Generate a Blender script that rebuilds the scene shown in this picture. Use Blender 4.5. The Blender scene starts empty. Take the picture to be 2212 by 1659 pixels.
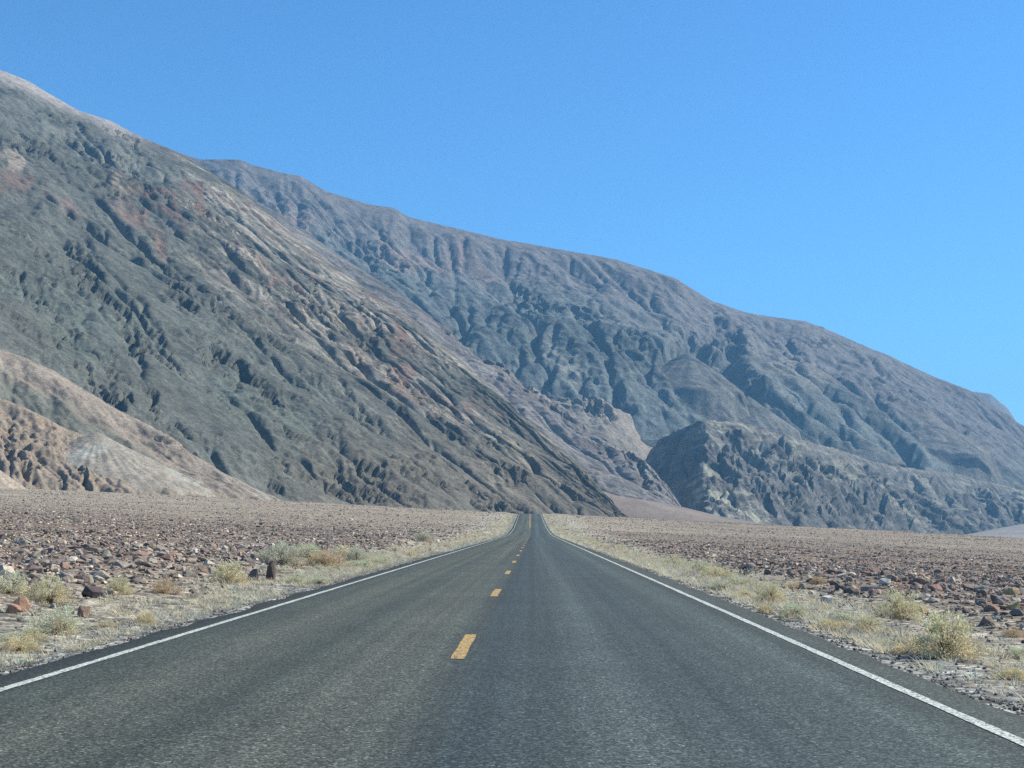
import bpy, bmesh, math, random
import numpy as np
from mathutils import Vector, Matrix

random.seed(7)
rng = np.random.default_rng(11)
sc = bpy.context.scene
COL = sc.collection
R = math.radians

# ------------------------------------------------------------------ camera, sky, sun, exposure
F = 3000.0 / 2212.0                 # focal length in picture widths
CAMZ = 1.254
PITCH = math.atan(310.5 / 3000.0)
YAW = math.atan(48.0 / 3000.0 * math.cos(PITCH))
cam = bpy.data.cameras.new('camera')
cam.sensor_width = 36.0
cam.lens = 36.0 * F
cam.clip_start = 0.1
cam.clip_end = 60000.0
cam_o = bpy.data.objects.new('camera', cam)
COL.objects.link(cam_o)
cam_o.location = (0, 0, CAMZ)
cam_o.rotation_euler = (R(90) + PITCH, 0, YAW)
sc.camera = cam_o

SUN_AZ, SUN_EL = R(69), R(41)       # azimuth clockwise from the road's direction
world = bpy.data.worlds.new('World')
sc.world = world
world.use_nodes = True
nt = world.node_tree
bg = nt.nodes['Background']
sky = nt.nodes.new('ShaderNodeTexSky')
sky.sky_type = 'NISHITA'
sky.sun_disc = False
sky.sun_elevation = SUN_EL
sky.sun_rotation = SUN_AZ
sky.altitude = 0.0
sky.air_density = 1.0
sky.dust_density = 0.0
sky.ozone_density = 10.0
tint = nt.nodes.new('ShaderNodeMix')
tint.data_type = 'RGBA'; tint.blend_type = 'MULTIPLY'
tint.inputs[0].default_value = 1.0
tint.inputs[7].default_value = (0.67, 1.0, 1.06, 1)
nt.links.new(sky.outputs[0], tint.inputs[6])
nt.links.new(tint.outputs[2], bg.inputs[0])
bg.inputs[1].default_value = 0.105

sun = bpy.data.lights.new('sun', 'SUN')
sun.energy = 5.0
sun.angle = R(0.5)
sun.color = (1.0, 0.94, 0.81)
sun_o = bpy.data.objects.new('sun', sun)
COL.objects.link(sun_o)
SV = Vector((math.sin(SUN_AZ) * math.cos(SUN_EL), math.cos(SUN_AZ) * math.cos(SUN_EL), math.sin(SUN_EL)))
sun_o.rotation_euler = SV.to_track_quat('Z', 'Y').to_euler()
sun_o.location = (300, 0, 400)

sc.view_settings.view_transform = 'Standard'
sc.view_settings.look = 'None'
sc.view_settings.exposure = 0.68
sc.view_settings.gamma = 1.0
sc.view_settings.use_curve_mapping = False
sc.render.engine = 'CYCLES'
sc.cycles.max_bounces = 4
sc.cycles.diffuse_bounces = 2
sc.cycles.glossy_bounces = 1
sc.cycles.volume_bounces = 0
sc.cycles.use_denoising = False

# ------------------------------------------------------------------ picture <-> world
cp, sp_, cy, sy_ = math.cos(PITCH), math.sin(PITCH), math.cos(YAW), math.sin(YAW)
RIGHT = np.array([cy, sy_, 0.0])
FWD = np.array([-sy_ * cp, cy * cp, sp_])
UP = np.cross(RIGHT, FWD)


def pix_dir(px, py):
    """direction through a point of the photograph (2212 x 1659 units)"""
    u = (np.asarray(px, float) - 1106.0) / 3000.0
    v = -(np.asarray(py, float) - 829.5) / 3000.0
    return u[..., None] * RIGHT + v[..., None] * UP + FWD


def pix_polar(px, py):
    d = pix_dir(px, py)
    h = np.hypot(d[..., 0], d[..., 1])
    return np.arctan2(d[..., 0], d[..., 1]), d[..., 2] / h


def project(x, y, z):
    dx, dy, dz = x, y, z - CAMZ
    w = dx * FWD[0] + dy * FWD[1] + dz * FWD[2]
    u = dx * RIGHT[0] + dy * RIGHT[1]
    v = dx * UP[0] + dy * UP[1] + dz * UP[2]
    return 1106.0 + 3000.0 * u / w, 829.5 - 3000.0 * v / w


# ------------------------------------------------------------------ noise
def h01(ix, iy, seed):
    a = (ix.astype(np.int64) * 374761393 + iy.astype(np.int64) * 668265263 + seed * 1274126177) & 0xFFFFFFFF
    a = ((a ^ (a >> 13)) * 1274126177) & 0xFFFFFFFF
    a = ((a ^ (a >> 16)) * 2246822519) & 0xFFFFFFFF
    a = a ^ (a >> 15)
    return (a & 0xFFFFFF) / float(0x1000000)


def perlin(x, y, seed=0):
    ix, iy = np.floor(x), np.floor(y)
    fx, fy = x - ix, y - iy
    ux = fx * fx * fx * (fx * (fx * 6 - 15) + 10)
    uy = fy * fy * fy * (fy * (fy * 6 - 15) + 10)

    def g(i, j):
        a = h01(ix + i, iy + j, seed) * 6.2831853
        return np.cos(a) * (fx - i) + np.sin(a) * (fy - j)
    a = g(0, 0); b = g(1, 0); c = g(0, 1); d = g(1, 1)
    return (a + (b - a) * ux + (c - a) * uy + (a - b - c + d) * ux * uy) * 1.5


def fbm(x, y, octaves, seed=0, gain=0.5):
    s = 0.0; a = 1.0; n = 0.0
    for o in range(octaves):
        s = s + a * perlin(x, y, seed + o * 17)
        n += a; a *= gain; x = x * 2.03 + 11.3; y = y * 2.03 - 7.1
    return s / n


def ridged(x, y, octaves, seed=0, gain=0.55):
    s = 0.0; a = 1.0; n = 0.0; w = 1.0
    for o in range(octaves):
        r = 1.0 - np.abs(perlin(x, y, seed + o * 13))
        r = r * r
        s = s + a * r * w
        w = np.clip(r * 1.4, 0, 1)
        n += a; a *= gain; x = x * 2.07 + 3.3; y = y * 2.07 + 5.9
    return s / n


def sstep(a, b, x):
    t = np.clip((x - a) / (b - a), 0, 1)
    return t * t * (3 - 2 * t)


def gullies(x, y, gx, gy, lam, octaves, seed, amp=1.0, decay=0.5, branch=1.0):
    """ribs and gullies that run down the slope and branch; height in units of the first rib's"""
    gx = gx.copy(); gy = gy.copy()
    h = 0.0; a = amp
    for o in range(octaves):
        f = 2.0 ** o / lam
        n = np.sqrt(gx * gx + gy * gy) + 1e-6
        qx, qy = -gy / n, gx / n
        px, py = x * f + o * 3.7, y * f - o * 1.9
        ix, iy = np.floor(px), np.floor(py)
        C = 0.0; S = 0.0; W = 1e-6
        for i in (-1, 0, 1):
            for j in (-1, 0, 1):
                cx = ix + i + 0.25 + 0.5 * h01(ix + i, iy + j, seed + o)
                cyy = iy + j + 0.25 + 0.5 * h01(ix + i, iy + j, seed + 91 + o)
                vx, vy = px - cx, py - cyy
                w = np.clip(1 - (vx * vx + vy * vy) / 1.56, 0, 1) ** 3
                ph = 6.2831853 * (vx * qx + vy * qy) + 6.28 * h01(ix + i, iy + j, seed + 47 + o)
                C = C + w * np.cos(ph); S = S + w * np.sin(ph); W = W + w
        m = np.sqrt(C * C + S * S) * 0.65 + W * 0.35
        h = h + a * C / m
        k = -a * 6.2831853 * f * S / m * branch
        gx = gx + k * qx; gy = gy + k * qy
        a *= decay
    return h


def boxblur(a, kx, ky):
    for ax, k in ((0, kx), (1, ky)):
        k = max(1, int(k))
        p = np.pad(a, [(k, k) if q == ax else (0, 0) for q in (0, 1)], mode='edge')
        c = np.cumsum(p, axis=ax)
        if ax == 0: c = np.concatenate([np.zeros((1, c.shape[1])), c], 0); a = (c[2 * k + 1:] - c[:-(2 * k + 1)]) / (2 * k + 1)
        else: c = np.concatenate([np.zeros((c.shape[0], 1)), c], 1); a = (c[:, 2 * k + 1:] - c[:, :-(2 * k + 1)]) / (2 * k + 1)
    return a


def erode(X, Y, Z0, K, m, iters, keep, diff=0.04, hard=None):
    """running water cuts a branching net of gullies into the slope (stream-power law, solved downstream to upstream)
    while the ground keeps rising to hold the large form; keep = metres over which the form is held"""
    nc, nr = Z0.shape
    Z = Z0.copy()
    idx = np.arange(nc * nr).reshape(nc, nr)
    dxc = np.hypot(np.gradient(X, axis=0), np.gradient(Y, axis=0)); dxr = np.hypot(np.gradient(X, axis=1), np.gradient(Y, axis=1))
    cell = dxc * dxr
    kx, ky = keep / np.median(dxc), keep / np.median(dxr)
    shifts = [(a, b) for a in (-1, 0, 1) for b in (-1, 0, 1) if a or b]
    for it in range(iters):
        best = np.zeros_like(Z); rcv = idx.copy(); dist = np.ones_like(Z)
        for a, b in shifts:
            sl = (slice(max(0, -a), nc - max(0, a)), slice(max(0, -b), nr - max(0, b)))
            sn = (slice(max(0, a), nc + min(0, a)), slice(max(0, b), nr + min(0, b)))
            d = np.hypot(X[sl] - X[sn], Y[sl] - Y[sn])
            q = (Z[sl] - Z[sn]) / d
            up = q > best[sl]
            best[sl] = np.where(up, q, best[sl]); rcv[sl] = np.where(up, idx[sn], rcv[sl]); dist[sl] = np.where(up, d, dist[sl])
        rcv[:, 0] = idx[:, 0]
        o = np.argsort(Z, axis=None).tolist()
        r = rcv.ravel().tolist(); A = cell.ravel().tolist()
        for i in reversed(o):
            ri = r[i]
            if ri != i: A[ri] += A[i]
        Fk = K * np.array(A) ** m / dist.ravel()
        if hard is not None: Fk = Fk * hard.ravel()
        f = Fk.tolist(); z = Z.ravel().tolist()
        for i in o:
            ri = r[i]
            if ri != i:
                fi = f[i]; z[i] = (z[i] + fi * z[ri]) / (1 + fi)
        Z = np.array(z).reshape(nc, nr)
        lap = np.zeros_like(Z)
        lap[1:-1, 1:-1] = Z[2:, 1:-1] + Z[:-2, 1:-1] + Z[1:-1, 2:] + Z[1:-1, :-2] - 4 * Z[1:-1, 1:-1]
        Z = Z + diff * lap
        Z = Z + boxblur(boxblur(Z0 - Z, kx, ky), kx, ky)
    return Z


# ------------------------------------------------------------------ mesh and node helpers
def mesh_np(name, verts, faces, colors=None, smooth=False):
    """faces: (n,3) or (n,4) int array"""
    me = bpy.data.meshes.new(name)
    verts = np.ascontiguousarray(verts, dtype=np.float32)
    faces = np.ascontiguousarray(faces, dtype=np.int32)
    n, k = faces.shape
    me.vertices.add(len(verts)); me.vertices.foreach_set('co', verts.ravel())
    me.loops.add(n * k); me.loops.foreach_set('vertex_index', faces.ravel())
    me.polygons.add(n)
    me.polygons.foreach_set('loop_start', np.arange(0, n * k, k, dtype=np.int32))
    me.polygons.foreach_set('loop_total', np.full(n, k, dtype=np.int32))
    me.polygons.foreach_set('use_smooth', np.full(n, bool(smooth)))
    if colors is not None:
        at = me.color_attributes.new('tint', 'FLOAT_COLOR', 'POINT')
        c = np.ones((len(verts), 4), np.float32); c[:, :3] = colors
        at.data.foreach_set('color', c.ravel())
    me.update(calc_edges=True)
    return me


def link(name, me, mat=None, parent=None, label=None, cat=None, group=None, kind=None):
    o = bpy.data.objects.new(name, me)
    COL.objects.link(o)
    if mat and not me.materials:
        me.materials.append(mat)
    if parent: o.parent = parent
    for k, v in (('label', label), ('category', cat), ('group', group), ('kind', kind)):
        if v: o[k] = v
    return o


def empty(name, loc, label=None, cat=None, group=None, kind=None):
    o = link(name, None, label=label, cat=cat, group=group, kind=kind)
    o.location = loc
    o.empty_display_size = 0.2
    return o


def grid_faces(nc, nr):
    i = np.arange(nc - 1)[:, None] * nr + np.arange(nr - 1)[None, :]
    i = i.ravel()
    return np.stack([i, i + nr, i + nr + 1, i + 1], 1)


class NT:
    def __init__(self, name, rough=0.95, spec=0.15):
        self.m = bpy.data.materials.new(name)
        self.m.use_nodes = True
        self.t = self.m.node_tree
        self.p = self.t.nodes['Principled BSDF']
        self.p.inputs['Roughness'].default_value = rough
        self.p.inputs['Specular IOR Level'].default_value = spec

    def n(self, typ, **kw):
        nd = self.t.nodes.new(typ)
        for k, v in kw.items():
            if k.startswith('i_'):
                nd.inputs[k[2:].replace('_', ' ')].default_value = v
            else:
                setattr(nd, k, v)
        return nd

    def l(self, a, b):
        self.t.links.new(a, b)

    def noise(self, vec, scale, detail=4, rough=0.6, out='Fac', dim='3D'):
        nd = self.n('ShaderNodeTexNoise', i_Scale=scale, i_Detail=detail, i_Roughness=rough)
        nd.noise_dimensions = dim
        if vec is not None: self.l(vec, nd.inputs['Vector'])
        return nd.outputs[out]

    def ramp(self, fac, stops):
        nd = self.n('ShaderNodeValToRGB')
        e = nd.color_ramp.elements
        while len(e) < len(stops): e.new(0.5)
        for k, (p, c) in enumerate(stops):
            e[k].position = p
            e[k].color = (c[0], c[1], c[2], 1) if not isinstance(c, (int, float)) else (c, c, c, 1)
        self.l(fac, nd.inputs[0])
        return nd.outputs[0]

    def mix(self, a, b, fac=1.0, mode='MULTIPLY'):
        nd = self.n('ShaderNodeMix', data_type='RGBA', blend_type=mode)
        for s, v in ((nd.inputs[0], fac), (nd.inputs[6], a), (nd.inputs[7], b)):
            if isinstance(v, (int, float)): s.default_value = v
            elif isinstance(v, (tuple, list)): s.default_value = (v[0], v[1], v[2], 1)
            else: self.l(v, s)
        return nd.outputs[2]

    def math(self, op, a, b=0.0):
        nd = self.n('ShaderNodeMath', operation=op)
        for s, v in ((nd.inputs[0], a), (nd.inputs[1], b)):
            if isinstance(v, (int, float)): s.default_value = v
            else: self.l(v, s)
        return nd.outputs[0]

    def coords(self, scale=(1, 1, 1), out='Object'):
        tc = self.n('ShaderNodeTexCoord')
        mp = self.n('ShaderNodeMapping')
        mp.inputs['Scale'].default_value = scale
        self.l(tc.outputs[out], mp.inputs['Vector'])
        return mp.outputs[0]

    def bump(self, h, strength, dist):
        b = self.n('ShaderNodeBump')
        b.inputs['Strength'].default_value = strength
        b.inputs['Distance'].default_value = dist
        self.l(h, b.inputs['Height'])
        self.l(b.outputs[0], self.p.inputs['Normal'])

    def base(self, c):
        if isinstance(c, (tuple, list)): self.p.inputs['Base Color'].default_value = (c[0], c[1], c[2], 1)
        else: self.l(c, self.p.inputs['Base Color'])


def rock_mat(name, s, bdist, lo=0.66, hi=1.32, turn=0.0, along=1.0):
    """tint attribute x three scales of mottling drawn out down the slope, with sharp fine relief; s = metres of the coarse mottle"""
    m = NT(name, 0.95, 0.1)
    at = m.n('ShaderNodeAttribute', attribute_name='tint')
    v0 = m.coords()
    r1 = m.n('ShaderNodeMapping'); r1.inputs['Rotation'].default_value = (0, 0, R(turn)); m.l(v0, r1.inputs['Vector'])
    r2 = m.n('ShaderNodeMapping'); r2.inputs['Scale'].default_value = (1.0 / along, 1, 1); m.l(r1.outputs[0], r2.inputs['Vector'])
    v = r2.outputs[0]
    n1 = m.noise(v, 1.0 / s, 6, 0.7)
    n2 = m.noise(v, 4.5 / s, 5, 0.75)
    rg = m.n('ShaderNodeTexNoise', i_Scale=0.8 / s, i_Detail=7, i_Roughness=0.62)
    rg.noise_type = 'RIDGED_MULTIFRACTAL'; rg.normalize = True
    m.l(v, rg.inputs['Vector'])
    rgo = rg.outputs[0]
    c = m.mix(at.outputs['Color'], m.ramp(n1, [(0.32, lo), (0.5, 1.0), (0.68, hi)]))
    c = m.mix(c, m.ramp(n2, [(0.28, 0.5), (0.47, 0.95), (0.62, 1.35), (0.76, 2.1)]))
    m.base(c)
    m.bump(m.math('ADD', m.math('MULTIPLY', rgo, 1.6), m.math('MULTIPLY', n2, 0.5)), 1.0, bdist)
    return m.m


# ------------------------------------------------------------------ the lie of the land
_gy = np.arange(-400, 12001, 2.0)
_gz = np.interp(_gy, [-400, 150, 200, 226, 265, 308, 380, 440, 470, 500, 560, 700, 1000, 2000, 12000],
                [0, 0, 0.0, 0.05, 0.52, 1.27, 3.35, 5.25, 5.95, 6.25, 5.8, 2.5, -6, -14, -14])
_k = np.exp(-0.5 * (np.arange(-15, 16) / 4.0) ** 2); _k /= _k.sum()
_gz = np.convolve(np.pad(_gz, 15, mode='edge'), _k, 'valid')


def road_z(y):
    return np.interp(y, _gy, _gz)


def road_x(y):
    t = np.clip((np.asarray(y, float) - 200) / 261.0, 0, 4)
    return -0.64 - 0.66 * t * t * (3 - 2 * np.clip(t, 0, 1)) * (t <= 1) - (t > 1) * (0.66 + 0.1 * (t - 1))


def ground_z(x, y, under_road=False):
    x = np.asarray(x, float); y = np.asarray(y, float)
    d = x - road_x(y)
    ad = np.abs(d)
    lat = -0.05 * np.sign(d) * np.clip(ad - 4.6, 0, None)
    lat = np.where(lat < -18, -18 - 14 * (1 - np.exp((lat + 18) / 14)), lat)
    r = np.hypot(x, y)
    field = sstep(5.0, 8.5, ad)
    n = 0.05 * perlin(x * 0.35, y * 0.35, 3) + 0.10 * perlin(x * 0.09, y * 0.13, 4)
    n = n + sstep(20, 90, r) * (0.22 * perlin(x * 0.02, y * 0.06, 5) + 0.10 * (ridged(x * 0.03, y * 0.11, 3, 6) - 0.5))
    n = n + sstep(120, 300, r) * 0.5 * perlin(x * 0.008, y * 0.02, 8)
    n = n * field
    # a low bank of boulders along the road
    n = n + 0.16 * sstep(6.5, 8.5, ad) * (1 - sstep(10, 16, ad)) * sstep(8, 20, y)
    dip = -0.075 * (1 - sstep(4.25, 5.6, ad)) - 0.04 * np.exp(-((ad - 5.6) / 0.9) ** 2)
    return road_z(y) + lat + n + dip


def ground_at_pixel(px, py):
    d = pix_dir(px, py)
    t = np.geomspace(6, 600, 3000)
    x, y, z = d[0] * t, d[1] * t, CAMZ + d[2] * t
    g = ground_z(x, y)
    k = np.argmax(z < g) if (z < g).any() else len(t) - 1
    return float(x[k]), float(y[k]), float(g[k])


# ground sheet, fine where the camera looks, coarser all round, out past the valley
az = np.concatenate([np.linspace(-180, -36, 30, endpoint=False), np.linspace(-36, -27, 30, endpoint=False),
                     np.linspace(-27, 27, 400, endpoint=False), np.linspace(27, 36, 30, endpoint=False),
                     np.linspace(36, 180, 31)])
rad = np.concatenate([[0.3, 1.5, 3.0], np.geomspace(4.5, 700, 430), np.geomspace(740, 14000, 40)])
A_, R_ = np.meshgrid(np.radians(az), rad, indexing='ij')
GX, GY = R_ * np.sin(A_), R_ * np.cos(A_)
GZ = ground_z(GX, GY)
gd = np.abs(GX - road_x(GY)); gd_s = GX - road_x(GY)
verge = (1 - sstep(6.0, 9.5, gd + 1.2 * fbm(GX * 0.35, GY * 0.2, 3, 40))) 
verge = np.maximum(verge, (1 - sstep(9, 17, gd + 2.0 * fbm(GX * 0.1, GY * 0.06, 3, 41))) * sstep(70, 200, GY))
brown = np.array([0.215, 0.168, 0.132]); tan = np.array([0.315, 0.270, 0.205]); pinkb = np.array([0.285, 0.215, 0.17])
vergec = np.array([0.35, 0.315, 0.25]); gravel = np.array([0.23, 0.23, 0.205])
rr = np.hypot(GX, GY)
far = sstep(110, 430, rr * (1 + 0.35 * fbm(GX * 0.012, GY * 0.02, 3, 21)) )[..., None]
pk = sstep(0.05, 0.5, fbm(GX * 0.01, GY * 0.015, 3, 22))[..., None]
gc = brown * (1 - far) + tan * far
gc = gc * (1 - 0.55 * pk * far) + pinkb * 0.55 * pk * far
rt = (0.5 * sstep(0, 60, GX))[..., None]
gc = gc * (1 - rt) + np.array([0.215, 0.178, 0.142]) * rt
streak = fbm(GX * 0.025, GY * 0.12, 4, 23)[..., None]
gc = gc * (1 + 0.38 * streak * far)
salt = (sstep(900, 1800, rr) * sstep(10, 18, np.degrees(A_)))[..., None]
gc = gc * (1 - salt) + np.array([0.52, 0.50, 0.46]) * salt
v3 = verge[..., None]
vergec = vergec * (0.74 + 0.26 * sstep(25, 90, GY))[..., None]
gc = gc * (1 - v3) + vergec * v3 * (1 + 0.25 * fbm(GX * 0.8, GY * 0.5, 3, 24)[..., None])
edge = (1 - sstep(4.5, 5.5, gd + 0.4 * fbm(GX * 0.7, GY * 0.4, 2, 25)))[..., None]
gc = gc * (1 - edge) + gravel * edge

gm = NT('desert_gravel', 0.95, 0.1)
at = gm.n('ShaderNodeAttribute', attribute_name='tint')
v = gm.coords()
vor = gm.n('ShaderNodeTexVoronoi', i_Scale=9.0); gm.l(v, vor.inputs['Vector'])
vor2 = gm.n('ShaderNodeTexVoronoi', i_Scale=2.6); gm.l(v, vor2.inputs['Vector'])
sepc = gm.n('ShaderNodeSeparateColor'); gm.l(vor.outputs['Color'], sepc.inputs[0])
sepc2 = gm.n('ShaderNodeSeparateColor'); gm.l(vor2.outputs['Color'], sepc2.inputs[0])
c = gm.mix(at.outputs['Color'], gm.ramp(sepc.outputs[0], [(0.0, 0.35), (0.5, 0.95), (0.85, 1.3), (1.0, 1.7)]))
c = gm.mix(c, gm.ramp(sepc2.outputs[1], [(0.0, 0.5), (0.5, 1.0), (1.0, 1.45)]))
c = gm.mix(c, gm.ramp(gm.noise(v, 30.0, 3, 0.7), [(0.3, 0.7), (0.7, 1.3)]))
gm.base(c)
hgt = gm.math('ADD', gm.math('MULTIPLY', gm.math('SUBTRACT', 1.0, vor.outputs['Distance']), 0.5),
              gm.math('SUBTRACT', 1.0, vor2.outputs['Distance']))
gm.bump(hgt, 0.9, 0.10)
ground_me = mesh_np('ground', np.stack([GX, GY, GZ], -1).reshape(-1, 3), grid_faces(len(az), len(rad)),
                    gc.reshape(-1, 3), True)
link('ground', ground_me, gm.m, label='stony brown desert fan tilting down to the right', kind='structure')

# ------------------------------------------------------------------ mountains


def mountain(name, label, ctrl, nc, nr, prof, shape, paint, mat, back=0.5, smooth_cols=0, kind='structure', lean=1.0, water=None):
    """ctrl rows: photo px, skyline py, skyline distance, foot distance, foot py.
    shape(P) gives the relief in metres, paint(P) the rock's own colour."""
    ctrl = np.array(ctrl, float)
    ph, er = pix_polar(ctrl[:, 0], ctrl[:, 1])
    _, ef = pix_polar(ctrl[:, 0], ctrl[:, 4])
    fi = np.linspace(ph[0], ph[-1], nc)
    e_r = np.interp(fi, ph, er); e_f = np.interp(fi, ph, ef)
    r_r = np.interp(fi, ph, ctrl[:, 2]); r_f = np.interp(fi, ph, ctrl[:, 3])
    if smooth_cols:
        k = np.hanning(smooth_cols * 2 + 1); k /= k.sum()
        sm = lambda a: np.convolve(np.pad(a, smooth_cols, mode='edge'), k, 'valid')
        e_f, r_r, r_f = sm(e_f), sm(r_r), sm(r_f)
    nb = max(6, nr // 12)
    u = np.concatenate([np.linspace(0, 1, nr), 1 + np.linspace(0, 1, nb + 1)[1:] ** 1.5 * back])
    U = np.broadcast_to(u, (nc, len(u)))
    z_r = CAMZ + e_r * r_r; z_f = CAMZ + e_f * r_f
    Rr = r_f[:, None] + U * (r_r - r_f)[:, None]
    uu = np.clip(U, 0, 1)
    kk = max(8, nc // 14)
    hk = np.hanning(2 * kk + 1); hk /= hk.sum()
    z_s = np.convolve(np.pad(z_r, kk, mode='reflect', reflect_type='odd'), hk, 'valid')
    wr = sstep(0.55, 1.0, uu)
    z_top = z_s[:, None] * (1 - wr) + z_r[:, None] * wr
    Z = z_f[:, None] + (z_top - z_f[:, None]) * prof(uu)
    Z = Z - np.clip(U - 1, 0, None) * (r_r - r_f)[:, None] * 0.55 * np.clip((U - 1) / 0.15, 0, 1)
    X = Rr * np.sin(fi)[:, None]; Y = Rr * np.cos(fi)[:, None]

    def grad(Z):
        dr = np.gradient(Z, axis=1) / np.maximum(np.gradient(Rr, axis=1), 1e-3)
        dphi = fi[1] - fi[0]
        dRp = np.gradient(Rr, axis=0) / dphi
        dZp = (np.gradient(Z, axis=0) / dphi - dr * dRp) / Rr
        s, c_ = np.sin(fi)[:, None], np.cos(fi)[:, None]
        return dr * s + dZp * c_, dr * c_ - dZp * s
    gx, gy = grad(Z)
    PX, PY = project(X, Y, Z)
    dep = np.zeros_like(Z)
    if water:
        K, m_, its, keep, diff, amp, lam = water
        seed = int(ctrl[0, 2]) % 97
        hardness = np.clip(1.0 + 1.3 * fbm(X / (lam * 3), Y / (lam * 3), 3, seed + 2), 0.25, 2.2)
        Zi = Z + amp * (fbm(X / lam, Y / lam, 5, seed) + 1.3 * fbm(X / (lam * 3.4), Y / (lam * 3.4), 3, seed + 1)) * sstep(0, 0.1, uu) * (1 - 0.6 * sstep(0.85, 1.0, U))
        Ze = erode(X, Y, Zi, K, m_, its, keep, diff, hardness)
        dep = np.clip((Zi - Ze) / (1.6 * np.std(Zi - Ze) + 1e-6), -1.5, 1.5)
        Z = Z + (Ze - Z) * (1 - 0.85 * sstep(0.88, 1.0, U) * (1 - sstep(1.02, 1.2, U)))
    P = dict(X=X, Y=Y, Z=Z, dep=dep, gx=gx, gy=gy, u=uu, U=U, PX=PX, PY=PY, r=Rr)
    D = shape(P)
    P['D'] = D
    # relief stands out at right angles to the slope, only partly upwards
    nn = np.sqrt(gx * gx + gy * gy + 1)
    X = X - D * gx / nn * lean; Y = Y - D * gy / nn * lean
    Zn = Z + D * (1 - lean + lean / nn)
    colr = paint(P)
    # skirt below the foot so that the mass sinks into the ground
    xs = np.concatenate([X[:, :1], X], 1); ys = np.concatenate([Y[:, :1], Y], 1)
    zs = np.concatenate([Zn[:, :1] - 60, Zn], 1)
    colr = np.concatenate([colr[:, :1], colr], 1)
    me = mesh_np(name, np.stack([xs, ys, zs], -1).reshape(-1, 3), grid_faces(nc, xs.shape[1]), colr.reshape(-1, 3), True)
    return link(name, me, mat, label=label, kind=kind)


def crag(P, px, py, w, h, height, ang=38, seed=1, sharp=0.25):
    """a broken recess under a rock step: deepens slowly up to the right, then a steep wall facing left; sizes in photo units"""
    a = R(ang)
    D = np.zeros_like(P['PX'])
    m = (np.abs(P['PX'] - px) < w) & (np.abs(P['PY'] - py) < w + h)
    if not m.any(): return D
    X, Y, Q = P['X'][m], P['Y'][m], P['Z'][m]
    qx, qy = P['PX'][m], P['PY'][m]
    dx = qx - px + 0.5 * w * fbm(qx / (w * 0.7), qy / (w * 0.5), 4, seed)
    dy = qy - py + 0.9 * h * fbm(qx / (w * 0.4) + 9, qy / (w * 0.4), 4, seed + 5)
    s = (dx * math.cos(a) + dy * math.sin(a)) / (w * 0.5)
    t = (-dx * math.sin(a) + dy * math.cos(a)) / (h * 0.5)
    k = ridged(X / (height * 1.2) + Q / (height * 1.5), Y / (height * 1.2), 5, seed + 3, 0.65)
    t = -t + 0.7 * fbm(X / (height * 0.9), Y / (height * 0.9), 4, seed + 11)
    brk = sstep(-0.28, 0.12, fbm(X / (height * 2.2) + Q / (height * 3), Y / (height * 2.2), 4, seed + 17))
    D[m] = -0.8 * brk * height * np.clip(1.15 - s * s, 0, 1) * sstep(-1.7, 0.3, t) * (1 - sstep(0.3, 0.3 + sharp, t)) * (0.55 + 0.9 * (1 - k))
    D[m] += 0.25 * height * np.clip(1.15 - s * s, 0, 1) * sstep(0.2, 0.5, t) * (1 - sstep(0.5, 1.6, t)) * (0.3 + k)
    return D


def ribs(P, fx, fy, lam, stretch, octaves, seed, gain=0.6):
    """sharp-crested ribs drawn out along the fall line (fx, fy)"""
    w = fbm(P['X'] / (lam * 2.5), P['Y'] / (lam * 2.5), 3, seed + 70)
    a = (-P['X'] * fy + P['Y'] * fx) / lam + 0.9 * w
    b = (P['X'] * fx + P['Y'] * fy) / (lam * stretch) + 0.4 * w
    return ridged(a, b, octaves, seed, gain) - 0.5


def crag_chains(P, chains, seed, size=1.0, H=6.0):
    """rows of small broken outcrops following the ribs; chains = (px, py, length, angle, count)"""
    r_ = np.random.default_rng(seed)
    D = np.zeros_like(P['PX'])
    for j, (px, py, ln, ang, cnt) in enumerate(chains):
        for q in range(cnt):
            t = (q + r_.uniform(-0.4, 0.4)) / cnt * ln
            a = R(ang)
            x = px + t * math.cos(a) + r_.normal(0, 7); y = py + t * math.sin(a) + r_.normal(0, 11)
            w = r_.uniform(26, 96) * size
            D = D + crag(P, x, y, w, w * r_.uniform(0.17, 0.36), H * w / 60 * r_.uniform(0.6, 1.3), ang + r_.normal(4, 9), seed + j * 31 + q, 0.2)
    return D


def scarps(P, ux, uy, lam, seed, cover=0.1, stretch=4.0, soft=0.085):
    """ragged little rock steps in patches, each rising gently and breaking off towards (ux, uy)"""
    a = (P['X'] * ux + P['Y'] * uy) / lam
    b = (-P['X'] * uy + P['Y'] * ux) / (lam * stretch)
    n = fbm(a * 0.55, b * 0.9, 4, seed) * 1.9 + 0.5 * fbm(P['X'] / lam * 2.1, P['Y'] / lam * 2.1, 3, seed + 9)
    t = a * 0.75 + n
    f = t - np.floor(t)
    saw = f * (1 - sstep(1 - soft, 1.0, f))
    big = h01(np.floor(t), np.floor(b * 1.4 + 0.6 * n), seed + 5)
    m = sstep(cover, cover + 0.3, fbm(a * 0.22 + 3, b * 0.5, 4, seed + 31) + 0.25 * (big - 0.5))
    return m * saw, m


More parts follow.
